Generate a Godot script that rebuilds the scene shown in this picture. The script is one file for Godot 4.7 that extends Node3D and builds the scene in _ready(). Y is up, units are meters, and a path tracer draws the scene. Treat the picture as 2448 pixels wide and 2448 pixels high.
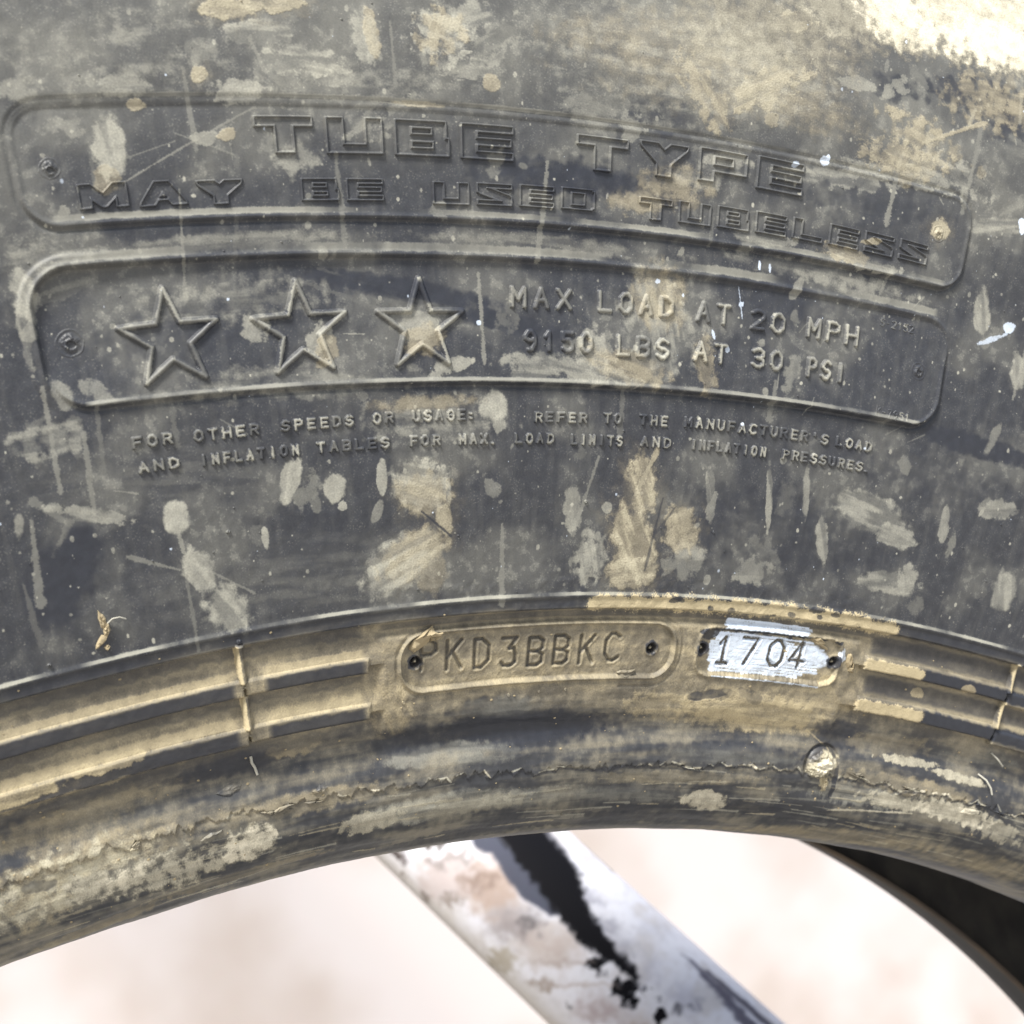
extends Node3D
# A dirty tractor tyre seen close up. Axle along z, the tyre stands on the ground at y = 0.
# Places on the tyre are given in its own coordinates: angle round the axle in degrees, and millimetres from the axle along the outer skin.

const AXLE := 0.86
const U0 := -18.0
const U1 := 20.0
const V0 := 0.435
const V1 := 0.70
const TW := 2048
const TH := 1440
const CELLS := TW * TH

var rubber: StandardMaterial3D
var rng := RandomNumberGenerator.new()
var wave := FastNoiseLite.new()
var lump := FastNoiseLite.new()
var tyre: Node3D

# what lies on the rubber, per texel: dry grey film, tan mud, how cream the mud is, white paint
var film := PackedFloat32Array()
var mud := PackedFloat32Array()
var cream := PackedFloat32Array()
var paint := PackedFloat32Array()
var n_mid: PackedByteArray
var n_fine: PackedByteArray
var n_low: PackedByteArray
var n_run: PackedByteArray
var n_along: PackedByteArray


func _ready() -> void:
	rng.seed = 11
	# camera
	var cam := Camera3D.new()
	cam.name = "camera"
	add_child(cam)
	cam.position = Vector3(-0.1291, AXLE + 0.5165, 0.2698)
	cam.rotation = Vector3(0.0808, -0.3602, 0.0)
	cam.fov = 45.0
	cam.near = 0.02
	cam.far = 60.0
	var lens := CameraAttributesPhysical.new()
	lens.frustum_focal_length = 4.15
	lens.exposure_aperture = 2.2
	lens.frustum_focus_distance = 0.29
	lens.frustum_near = 0.02
	lens.frustum_far = 60.0
	cam.attributes = lens
	cam.fov = 45.0
	# sky: bright, hazy daylight
	var env := Environment.new()
	env.background_mode = Environment.BG_SKY
	var sm := ProceduralSkyMaterial.new()
	sm.sky_top_color = Color(0.78, 0.83, 0.91)
	sm.sky_horizon_color = Color(0.86, 0.86, 0.85)
	sm.ground_bottom_color = Color(0.36, 0.34, 0.32)
	sm.ground_horizon_color = Color(0.55, 0.53, 0.50)
	sm.sky_curve = 0.2
	var sky := Sky.new()
	sky.sky_material = sm
	env.sky = sky
	env.background_energy_multiplier = 0.24
	env.tonemap_mode = Environment.TONE_MAPPER_LINEAR
	env.tonemap_exposure = 6.5
	env.sdfgi_enabled = true
	env.ssao_enabled = true
	env.ssil_enabled = true
	var we := WorldEnvironment.new()
	we.name = "world_environment"
	we.environment = env
	add_child(we)
	var sun := DirectionalLight3D.new()
	sun.name = "sun"
	sun.light_energy = 0.5
	sun.light_angular_distance = 15.0
	sun.light_color = Color(1.0, 0.985, 0.955)
	sun.shadow_enabled = true
	add_child(sun)
	sun.look_at_from_position(Vector3(-0.55, 0.8, 0.5), Vector3.ZERO, Vector3.UP)

	wave.seed = 3
	wave.frequency = 0.03
	wave.fractal_octaves = 3
	lump.seed = 8
	lump.frequency = 0.16
	lump.fractal_octaves = 3
	rubber = StandardMaterial3D.new()
	rubber.resource_name = "dirty_rubber"
	fill_tables()
	start_dirt()

	# the place
	build_ground()
	build_wall()
	build_pole()
	# the tyre
	tyre = Node3D.new()
	tyre.name = "tractor_tyre"
	add_child(tyre)
	tag(tyre, "mud-smeared black tractor tyre with raised lettering and stars on its sidewall", "tyre")
	build_carcass()
	build_front()
	build_ribs()
	build_lettering()
	build_small_things()
	lay_dirt()
	finish_dirt()


func tag(o: Node, label: String, category: String, kind := "") -> void:
	if label != "":
		o.set_meta("label", label)
	if category != "":
		o.set_meta("category", category)
	if kind != "":
		o.set_meta("kind", kind)


func put(parent: Node, called: String, mesh: Mesh, mat: Material) -> MeshInstance3D:
	var m := MeshInstance3D.new()
	m.name = called
	m.mesh = mesh
	m.material_override = mat
	parent.add_child(m, true)
	return m


func holder(parent: Node, called: String) -> Node3D:
	var n := Node3D.new()
	n.name = called
	parent.add_child(n, true)
	return n


func smooth(a: float, b: float, x: float) -> float:
	var t := clampf((x - a) / (b - a), 0.0, 1.0)
	return t * t * (3.0 - 2.0 * t)


# ---------------------------------------------------------------- the tyre's section
# table of (height along z, distance from the axle) for rho = V0 .. 0.76 in steps of 0.25 mm
const STEP := 0.00025
var ztab := PackedFloat32Array()
var rtab := PackedFloat32Array()
const KR := [0.4604, 0.466, 0.474, 0.482, 0.490, 0.500, 0.510, 0.520, 0.535, 0.552, 0.570, 0.590, 0.605, 0.625, 0.645, 0.665, 0.69, 0.72, 0.76]
const KZ := [-0.0306, -0.0225, -0.0168, -0.0135, -0.0105, -0.0066, -0.003, 0.0, 0.004, 0.008, 0.0114, 0.0144, 0.0168, 0.0205, 0.0232, 0.024, 0.0215, 0.013, -0.006]


func knots(x: float) -> float:
	var n := KR.size()
	var i := 0
	while i < n - 2 and x > KR[i + 1]:
		i += 1
	var h: float = KR[i + 1] - KR[i]
	var t: float = (x - KR[i]) / h
	var a := slope_at(i)
	var b := slope_at(i + 1)
	return KZ[i] * (2 * t * t * t - 3 * t * t + 1) + h * a * (t * t * t - 2 * t * t + t) + KZ[i + 1] * (3 * t * t - 2 * t * t * t) + h * b * (t * t * t - t * t)


func slope_at(i: int) -> float:
	var n := KR.size()
	if i == 0:
		return (KZ[1] - KZ[0]) / (KR[1] - KR[0])
	if i == n - 1:
		return (KZ[n - 1] - KZ[n - 2]) / (KR[n - 1] - KR[n - 2])
	var h0: float = KR[i] - KR[i - 1]
	var h1: float = KR[i + 1] - KR[i]
	return ((KZ[i] - KZ[i - 1]) / h0 * h1 + (KZ[i + 1] - KZ[i]) / h1 * h0) / (h0 + h1)


func fill_tables() -> void:
	var n := int((0.76 - V0) / STEP) + 2
	ztab.resize(n)
	rtab.resize(n)
	for i in n:
		var rho := V0 + i * STEP
		if rho >= 0.4604:
			ztab[i] = knots(rho)
			rtab[i] = rho
		else:
			# round the lip into the hole
			var d := 0.4604 - rho
			ztab[i] = -0.0306 - d * (1.25 + 6.0 * minf(d, 0.012) )
			rtab[i] = 0.4604 - 0.0036 * (1.0 - exp(-d / 0.005))


func skin(th: float, rho: float, h: float) -> Vector3:
	# th in radians, rho in metres, h metres outwards
	var f := clampf((rho - V0) / STEP, 0.0, ztab.size() - 1.001)
	var i := int(f)
	f -= i
	var z := ztab[i] + (ztab[i + 1] - ztab[i]) * f
	var r := rtab[i] + (rtab[i + 1] - rtab[i]) * f
	var dz := ztab[i + 1] - ztab[i]
	var dr := rtab[i + 1] - rtab[i]
	var l := sqrt(dz * dz + dr * dr) + 1e-12
	if rho < 0.545:
		var q := (th * 57.29578 + 0.6) / 10.0
		r += 0.0006 * (1.0 - minf(1.6, q * q)) * (1.0 - smooth(0.523, 0.545, rho))
	r += -dz / l * h
	z += dr / l * h
	return Vector3(r * sin(th), AXLE + r * cos(th), z)


func uv_at(deg: float, rho: float) -> Vector2:
	return Vector2((deg - U0) / (U1 - U0), (V1 - rho) / (V1 - V0))


# ---------------------------------------------------------------- shallow relief, in millimetres
func rounded(x: float, y: float, hx: float, hy: float, c: float) -> float:
	var ax := absf(x) - hx + c
	var ay := absf(y) - hy + c
	return Vector2(maxf(ax, 0.0), maxf(ay, 0.0)).length() + minf(maxf(ax, ay), 0.0) - c


func upper_d(deg: float, mm: float) -> float:
	var q := (deg + 1.5) / 9.0
	return rounded(deg_to_rad(deg + 2.2) * 616.0, mm - 615.8 - 0.9 * q * q, 114.5, 11.8, 7.0)


func lower_d(deg: float, mm: float) -> float:
	var q := (deg + 0.5) / 9.0
	return rounded(deg_to_rad(deg + 2.25) * 583.0, mm - 582.4 - 0.85 * q * q, 109.5, 13.6, 8.0)


func serial_d(deg: float, mm: float) -> float:
	return rounded(deg_to_rad(deg + 2.0) * 506.0, mm - 506.3, 34.8, 6.5, 5.6)


func date_d(deg: float, mm: float) -> float:
	return rounded(deg_to_rad(deg - 5.08) * 506.0, mm - 506.7, 20.6, 5.7, 3.6)


func crack_at(deg: float) -> float:
	return 477.6 + 1.6 * wave.get_noise_2d(deg * 60.0, 50.0) + 1.3 * wave.get_noise_2d(deg * 130.0, 9.0) + 1.6 * smooth(-5.0, -12.0, deg)


func relief(deg: float, mm: float) -> float:
	var s := deg_to_rad(deg) * mm
	var h := 0.28 * wave.get_noise_2d(s, mm) + 0.05 * lump.get_noise_2d(s * 2.0, mm * 2.0)
	if mm > 566.0 and mm < 632.0:
		var d := upper_d(deg, mm)
		if d < 5.0:
			var v := clampf((mm - 615.8) / 11.8, -1.0, 1.0)
			var u := clampf((deg + 2.2) / 10.6, -1.0, 1.0)
			h += (0.10 - 0.55 * v + 0.35 * u) * (1.0 - smooth(-0.35, 0.35, d))
			h += 0.34 * exp(-pow((d + 0.45) / 0.45, 2.0)) - 0.36 * exp(-pow((d - 0.5) / 0.45, 2.0))
		d = lower_d(deg, mm)
		if d < 6.0:
			var v2 := clampf((mm - 582.4) / 13.6, -1.0, 1.0)
			var u2 := clampf((deg + 2.25) / 10.75, -1.0, 1.0)
			h += (-0.02 - 0.75 * v2 + 0.45 * u2) * (1.0 - smooth(-0.4, 0.4, d))
			h += 0.5 * smooth(0.6, 1.0, -u2) * smooth(0.2, 0.9, -v2) * (1.0 - smooth(-0.35, 0.35, d))
			h += 0.5 * (1.0 - smooth(2.4, 3.1, d)) * smooth(0.0, 0.5, d) * smooth(-0.80, -0.97, u2) * smooth(-1.0, -0.4, v2)
			# rim: outside the recess on the upper left, inside the proud edge on the lower right
			var low := smooth(-0.5, 0.5, u2 * 0.7 - v2)
			h += 0.42 * exp(-pow((d - 0.65) / 0.5, 2.0)) * (1.0 - low) + 0.45 * exp(-pow((d + 0.5) / 0.45, 2.0)) * low - 0.42 * exp(-pow((d - 0.6) / 0.5, 2.0)) * low
	if mm < 524.0:
		# sharp shoulder line, raised band below it, then the channels
		h += 0.45 * exp(-pow((mm - 519.9) / 0.5, 2.0))
		var pad := smooth(-6.75, -6.35, deg) * (1.0 - smooth(7.85, 8.25, deg))
		h -= lerpf(channel(mm), 0.85 + 1.2 * smooth(512.4, 514.4, mm), pad) * (1.0 - smooth(516.2, 516.9, mm)) * smooth(470.0, 493.0, mm)
		# fold above the bead roll and the dried crust that ends in a ragged line
		h -= 1.6 * exp(-pow((mm - 487.0) / 3.6, 2.0)) 
		var edge := crack_at(deg)
		h += 0.40 * smooth(edge - 0.25, edge + 0.15, mm) * (1.0 - smooth(479.0, 487.0, mm))
		h += (0.22 * lump.get_noise_2d(s * 0.22, mm * 1.3 + 300.0) + 0.40 * wave.get_noise_2d(s * 0.5, mm * 2.0)) * (1.0 - smooth(492.0, 500.0, mm)) * smooth(455.0, 462.0, mm)
		if deg > 6.9 and deg < 9.0:
			var cx := deg_to_rad(deg - 8.0) * 480.0
			var cy := mm - 480.0
			var ring := Vector2(cx * 0.9, cy).length()
			h -= 1.0 * exp(-pow((ring - 4.6) / 0.5, 2.0)) * smooth(-2.0, 1.0, cy - cx * 0.5)
		if pad > 0.0:
			h += 0.16 * lump.get_noise_2d(s * 1.4, mm * 1.4) * pad * smooth(492.0, 499.0, mm)
			if deg < 2.9:
				h += serial_relief(deg, mm)
			if deg > 2.3:
				h += date_relief(deg, mm)
	return h


func channel(mm: float) -> float:
	# depth of the moulded steps: deepest right under each band, rising to the next one in a hollow curve
	if mm > 507.2:
		return 2.3 - 1.5 * pow(clampf((516.6 - mm) / 8.0, 0.0, 1.0), 1.7)
	if mm > 496.4:
		return 2.3 - 1.5 * pow(clampf((505.8 - mm) / 7.6, 0.0, 1.0), 1.7)
	return 2.3 - 0.5 * clampf((494.6 - mm) / 8.0, 0.0, 1.0)


func hole(x: float, y: float, r: float) -> float:
	var d := sqrt(x * x + y * y)
	if d > r + 1.5:
		return 0.0
	return 0.35 * exp(-pow((d - r - 0.35) / 0.4, 2.0)) - 1.9 * (1.0 - smooth(r - 0.5, r + 0.1, d)) + 1.6 * (1.0 - smooth(0.25, 0.75, d))


func serial_relief(deg: float, mm: float) -> float:
	var d := serial_d(deg, mm)
	if d > 5.0:
		return 0.0
	var h := -0.75 * (1.0 - smooth(-0.35, 0.05, d)) + 0.5 * exp(-pow((d - 0.35) / 0.32, 2.0)) - 0.3 * exp(-pow((d - 1.15) / 0.4, 2.0))
	if deg > 0.4:
		h -= 0.35 * exp(-pow((d - 2.4) / 0.35, 2.0))
	h += hole(deg_to_rad(deg + 5.55) * 506.0, mm - 506.4, 1.35)
	h += hole(deg_to_rad(deg - 1.29) * 506.0, mm - 506.6, 1.3)
	if d < -0.5 and mm > 502.0 and mm < 511.5:
		var c := cut(serial_cut, deg, mm)
		h -= 0.62 * (1.0 - smooth(0.18, 0.52, c)) - 0.14 * exp(-pow((c - 0.8) / 0.25, 2.0))
	return h


func date_relief(deg: float, mm: float) -> float:
	var d := date_d(deg, mm) + 0.35 * lump.get_noise_2d(deg * 40.0, mm * 0.7)
	if d > 5.0:
		return 0.0
	var h := -0.6 * (1.0 - smooth(-0.4, 0.15, d)) + 0.5 * exp(-pow((d - 0.5) / 0.4, 2.0))
	h += hole(deg_to_rad(deg - 2.87) * 506.0, mm - 507.1, 1.25)
	h += hole(deg_to_rad(deg - 7.27) * 506.0, mm - 506.9, 1.25)
	if d < -0.5:
		var c := cut(date_cut, deg, mm)
		h -= 0.75 * (1.0 - smooth(0.34, 0.72, c)) - 0.1 * exp(-pow((c - 0.85) / 0.25, 2.0))
	return h


# ---------------------------------------------------------------- lettering
# strokes on a grid 6 wide and 8 high; two digits a point, "|" lifts the pen
const STROKES := {
	"A": "00 38 60|13 53", "B": "00 08 48 67 65 44 04|44 63 61 40 00", "C": "61 40 20 02 06 28 48 67", "D": "00 08 38 66 62 30 00", "E": "60 00 08 68|04 54",
	"F": "00 08 68|04 54", "G": "66 48 28 06 02 20 40 62 64 34", "H": "00 08|60 68|04 64", "I": "30 38", "K": "00 08|68 03|25 60", "L": "08 00 60", "M": "00 08 33 68 60",
	"N": "00 08 60 68", "O": "20 02 06 28 48 66 62 40 20", "P": "00 08 48 67 65 44 04", "R": "00 08 48 67 65 44 04|34 60", "S": "01 20 40 62 63 44 24 05 06 28 48 67",
	"T": "08 68|30 38", "U": "08 02 20 40 62 68", "X": "00 68|08 60", "Y": "08 34 68|34 30", "0": "20 02 06 28 48 66 62 40 20", "1": "16 38 30", "2": "07 28 48 67 65 00 60",
	"3": "07 28 48 67 65 44 24|44 63 61 40 20 01", "4": "40 48 02 62", "5": "68 08 05 45 63 61 40 20 01", "7": "08 68 20", "9": "20 40 63 66 48 28 06 05 24 44 65",
	".": "00 10", ":": "01 11|05 15", "'": "36 38", "-": "14 44",
}
const SERIAL_STROKES := {"1": "16 38 30|10 50", "3": "08 68 35 55 63 61 40 10 01"}
# block letters as overlapping bars (x0, y0, x1, y1) on a 10 by 10 square; a fifth number makes a slanted bar of that half width
const BLOCKS := {
	"T": [[0, 7.4, 10, 10], [3.4, 0, 6.6, 10]], "U": [[0, 0, 3, 10], [7, 0, 10, 10], [0, 0, 10, 2.5]],
	"B": [[0, 0, 3, 10], [0, 7.9, 9.5, 10], [0, 3.9, 9.5, 6.1], [0, 0, 10, 2.1], [7, 0, 10, 5.2], [6.8, 4.8, 9.5, 10]],
	"E": [[0, 0, 3, 10], [0, 7.9, 10, 10], [0, 3.95, 9.6, 6.05], [0, 0, 10, 2.1]], "Y": [[1.5, 10, 5, 4.8, 1.45], [8.5, 10, 5, 4.8, 1.45], [3.5, 0, 6.5, 5.2]],
	"P": [[0, 0, 3, 10], [0, 7.9, 10, 10], [0, 3.2, 10, 5.4], [7, 3.2, 10, 10]], "M": [[0, 0, 2.4, 10], [7.6, 0, 10, 10], [1.2, 9.3, 5, 2.6, 1.25], [8.8, 9.3, 5, 2.6, 1.25]],
	"A": [[1.4, 0, 5, 9.6, 1.4], [8.6, 0, 5, 9.6, 1.4], [2.4, 2.2, 7.6, 4]], "S": [[0, 7.9, 10, 10], [0, 0, 10, 2.1], [1.2, 7.0, 8.8, 3.0, 1.15], [0, 5.8, 3, 10], [7, 0, 10, 4.2]],
	"D": [[0, 0, 3, 10], [0, 7.9, 9.4, 10], [0, 0, 9.4, 2.1], [7, 0.7, 10, 9.3]], "L": [[0, 0, 3, 10], [0, 0, 10, 2.3]],
}
var serial_cut := []
var date_cut := []


func segments(text: String, own := {}) -> PackedVector2Array:
	# pairs of points on the 6 by 8 grid
	var out := PackedVector2Array()
	var glyph: String = own[text] if own.has(text) else STROKES[text]
	for run in glyph.split("|"):
		var last := Vector2.INF
		for p in run.split(" "):
			var v := Vector2(float(p.substr(0, 1)), float(p.substr(1, 1)))
			if last != Vector2.INF:
				out.append(last)
				out.append(v)
			last = v
	return out


func seg_d(p: Vector2, a: Vector2, b: Vector2) -> float:
	var ab := b - a
	var t := clampf((p - a).dot(ab) / ab.length_squared(), 0.0, 1.0)
	return (p - a - ab * t).length()


func cut(chars: Array, deg: float, mm: float) -> float:
	var best := 9.0
	for c in chars:
		if absf(deg - c[0]) < 0.42:
			var p := Vector2(deg_to_rad(deg - c[0]) * 506.0, mm - c[1])
			var g: PackedVector2Array = c[2]
			for k in range(0, g.size(), 2):
				best = minf(best, seg_d(p, g[k], g[k + 1]))
	return best


func cut_text(text: String, spots: Array, w: float, h: float) -> Array:
	# spots: centre angle and base for each sign
	var out := []
	for i in text.length():
		var g := segments(text[i], SERIAL_STROKES)
		for k in g.size():
			g[k] = Vector2((g[k].x - 3.0) / 6.0 * w, g[k].y / 8.0 * h)
		out.append([spots[i][0], spots[i][1], g])
	return out


# a raised piece: cells of a grid on the skin where f(s mm, t mm) > 0, sunk a hair at its foot
func raised(deg0: float, deg1: float, mm0: float, mm1: float, cell: float, f: Callable) -> ArrayMesh:
	var rm := (mm0 + mm1) * 0.5
	var nx := maxi(2, int(ceil(deg_to_rad(deg1 - deg0) * rm / cell)))
	var ny := maxi(2, int(ceil((mm1 - mm0) / cell)))
	var heights := PackedFloat32Array()
	var pos := PackedVector3Array()
	var uv := PackedVector2Array()
	var w := nx + 1
	heights.resize(w * (ny + 1))
	pos.resize(w * (ny + 1))
	uv.resize(w * (ny + 1))
	for j in ny + 1:
		var mm := lerpf(mm0, mm1, float(j) / ny)
		for i in w:
			var deg := lerpf(deg0, deg1, float(i) / nx)
			var h: float = f.call(deg, mm)
			var k := j * w + i
			heights[k] = h
			pos[k] = skin(deg_to_rad(deg), mm * 0.001, (relief(deg, mm) + maxf(h, -0.15)) * 0.001)
			uv[k] = uv_at(deg, mm * 0.001)
	var keep := PackedInt32Array()
	for j in ny:
		for i in nx:
			var k := j * w + i
			if maxf(maxf(heights[k], heights[k + 1]), maxf(heights[k + w], heights[k + w + 1])) > -0.08:
				keep.append(k)
	return sheet(pos, uv, w, keep)


func sheet(pos: PackedVector3Array, uv: PackedVector2Array, w: int, keep: PackedInt32Array) -> ArrayMesh:
	# quads of a grid whose columns go clockwise seen from outside and whose rows go outwards
	var nrm := normals_of(pos, w)
	var map := PackedInt32Array()
	map.resize(pos.size())
	map.fill(-1)
	var p := PackedVector3Array()
	var n := PackedVector3Array()
	var t := PackedVector2Array()
	var idx := PackedInt32Array()
	for k in keep:
		var q := [k, k + 1, k + w + 1, k + w]
		for a in 4:
			var at: int = q[a]
			if map[at] < 0:
				map[at] = p.size()
				p.append(pos[at])
				n.append(nrm[at])
				t.append(uv[at])
			q[a] = map[at]
		idx.append_array(PackedInt32Array([q[0], q[3], q[2], q[0], q[2], q[1]]))
	return from_arrays(p, n, t, idx)


func normals_of(pos: PackedVector3Array, w: int) -> PackedVector3Array:
	var h := pos.size() / w
	var n := PackedVector3Array()
	n.resize(pos.size())
	for j in h:
		var j0 := maxi(j - 1, 0) * w
		var j1 := mini(j + 1, h - 1) * w
		for i in w:
			var dx := pos[j * w + mini(i + 1, w - 1)] - pos[j * w + maxi(i - 1, 0)]
			var dy := pos[j1 + i] - pos[j0 + i]
			n[j * w + i] = dx.cross(dy).normalized()
	return n


func from_arrays(p: PackedVector3Array, n: PackedVector3Array, t: PackedVector2Array, idx: PackedInt32Array) -> ArrayMesh:
	var a := []
	a.resize(Mesh.ARRAY_MAX)
	a[Mesh.ARRAY_VERTEX] = p
	a[Mesh.ARRAY_NORMAL] = n
	a[Mesh.ARRAY_TEX_UV] = t
	a[Mesh.ARRAY_INDEX] = idx
	var m := ArrayMesh.new()
	if idx.size():
		m.add_surface_from_arrays(Mesh.PRIMITIVE_TRIANGLES, a)
	return m


func stroke_letter(parent: Node, ch: String, deg: float, base: float, w: float, h: float, half: float, high: float, tilt := 0.0) -> void:
	# a solid raised letter; deg is its left edge
	var g := segments(ch)
	for k in g.size():
		g[k] = Vector2(g[k].x / 6.0 * w, g[k].y / 8.0 * h)
	var per := rad_to_deg(1.0 / base)
	var worn := rng.randf_range(0.8, 1.05)
	var f := func(d: float, mm: float) -> float:
		var p := Vector2((d - deg) / per, mm - base)
		p.x += p.y * tilt
		var best := 9.0
		for k in range(0, g.size(), 2):
			best = minf(best, seg_d(p, g[k], g[k + 1]))
		var t := clampf((half + 0.16 - best) / (half * 0.75 + 0.12), 0.0, 1.0)
		return high * worn * t * (2.0 - t) - 0.1
	var pad := half + 0.3
	put(parent, "letter", raised(deg - pad * per, deg + (w + pad) * per, base - pad, base + h + pad, clampf(half * 0.42, 0.12, 0.22), f), rubber)
	# dust that clings to the letter
	var dust := clampf(rng.randf_range(-0.1, 0.75), 0.0, 0.65)
	if dust > 0.02:
		for k in range(0, g.size(), 2):
			smear(0, deg + g[k].x * per, base + g[k].y, deg + g[k + 1].x * per, base + g[k + 1].y, half * 1.1, half * 1.1, dust)


func word(parent: Node, text: String, deg0: float, deg1: float, base: float, high: float, half: float, up: float) -> void:
	var n := text.length()
	var per := rad_to_deg(1.0 / base)
	var pitch := (deg1 - deg0) / (n - 0.28 if n > 1 else 1.0)
	var w := pitch * 0.72 / per - half * 2.0
	for i in n:
		stroke_letter(parent, text[i], deg0 + i * pitch + half * per, base + half, w, high - half * 2.0, half, up * rng.randf_range(0.85, 1.1), 0.0)


func block_letter(parent: Node, ch: String, deg: float, base: float, w: float, h: float, half: float, high: float) -> void:
	var bars: Array = BLOCKS[ch]
	var per := rad_to_deg(1.0 / base)
	var kx := w / 10.0
	var ky := h / 10.0
	var f := func(d: float, mm: float) -> float:
		var p := Vector2((d - deg) / per, mm - base)
		var best := 99.0
		for b in bars:
			if b.size() == 4:
				var cx: float = (b[0] + b[2]) * 0.5 * kx
				var cy: float = (b[1] + b[3]) * 0.5 * ky
				best = minf(best, rounded(p.x - cx, p.y - cy, (b[2] - b[0]) * 0.5 * kx, (b[3] - b[1]) * 0.5 * ky, 0.02))
			else:
				var a := Vector2(b[0] * kx, b[1] * ky)
				var e := Vector2(b[2] * kx, b[3] * ky)
				best = minf(best, maxf(maxf(seg_d(p, a, e) - b[4] * kx, p.y - h), -p.y))
		var t := clampf((half + 0.12 - absf(best)) / (half + 0.02), 0.0, 1.0)
		var ridge := high * t * (2.0 - t) - 0.1
		return maxf(ridge, 0.07 * clampf(-best / 0.3, -2.0, 1.0) if best < half else -1.0)
	put(parent, "letter", raised(deg - 0.7 * per, deg + (w + 0.7) * per, base - 0.7, base + h + 0.7, 0.14, f), rubber)


func block_word(parent: Node, text: String, deg0: float, deg1: float, base0: float, base1: float, h: float, half: float, high: float) -> void:
	var n := text.length()
	var pitch := (deg1 - deg0) / (n - 0.2)
	var w := deg_to_rad(pitch * 0.8) * base0
	for i in n:
		block_letter(parent, text[i], deg0 + i * pitch, lerpf(base0, base1, float(i) / (n - 1)), w, h, half, high)


func star(parent: Node, deg: float, mm: float, size: float, turn: float) -> void:
	var pts := PackedVector2Array()
	for k in 10:
		var r := size if k % 2 == 0 else size * 0.40
		var a := turn + k * TAU / 10.0
		pts.append(Vector2(sin(a), cos(a)) * r)
	var per := rad_to_deg(1.0 / mm)
	var f := func(d: float, m: float) -> float:
		var p := Vector2((d - deg) / per, m - mm)
		var best := 99.0
		for k in 10:
			best = minf(best, seg_d(p, pts[k], pts[(k + 1) % 10]))
		var t := clampf((0.85 - best) / 0.85, 0.0, 1.0)
		return 0.95 * t * (2.0 - t) - 0.1
	for k in 10:
		var q0 := pts[k]
		var q1 := pts[(k + 1) % 10]
		smear(0, deg + q0.x * per, mm + q0.y, deg + q1.x * per, mm + q1.y, 0.5, 0.5, rng.randf_range(0.15, 0.6))
	put(parent, "star", raised(deg - (size + 1.2) * per, deg + (size + 1.2) * per, mm - size, mm + size + 1.2, 0.22, f), rubber)


func rivet(parent: Node, deg: float, mm: float, r: float) -> void:
	var per := rad_to_deg(1.0 / mm)
	var f := func(d: float, m: float) -> float:
		var x := (d - deg) / per
		var y := m - mm
		var q := sqrt(x * x + y * y)
		q += 0.22 * lump.get_noise_2d(x * 3.0 + deg * 50.0, y * 3.0)
		var dent := Vector2(x + 0.25 * y, (y + 0.3) * 1.15 + 0.2 * absf(x)).length()
		return 0.20 * exp(-pow((q - r) / 0.3, 2.0)) + 0.75 * (1.0 - smooth(r * 0.35, r * 0.95, q)) * (0.7 + 0.6 * lump.get_noise_2d(x * 5.0, y * 5.0 + deg * 9.0)) - 1.1 * (1.0 - smooth(0.1, r * 0.42, dent)) - 0.10
	var g := func(d: float, m: float) -> float:
		var x := (d - deg) / per
		var q := Vector2(x, m - mm).length()
		return f.call(d, m) if q > r else maxf(f.call(d, m), -0.5)
	put(parent, "rivet_mark", raised(deg - (r + 1.2) * per, deg + (r + 1.2) * per, mm - r - 1.2, mm + r + 1.2, 0.17, g), rubber)


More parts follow.
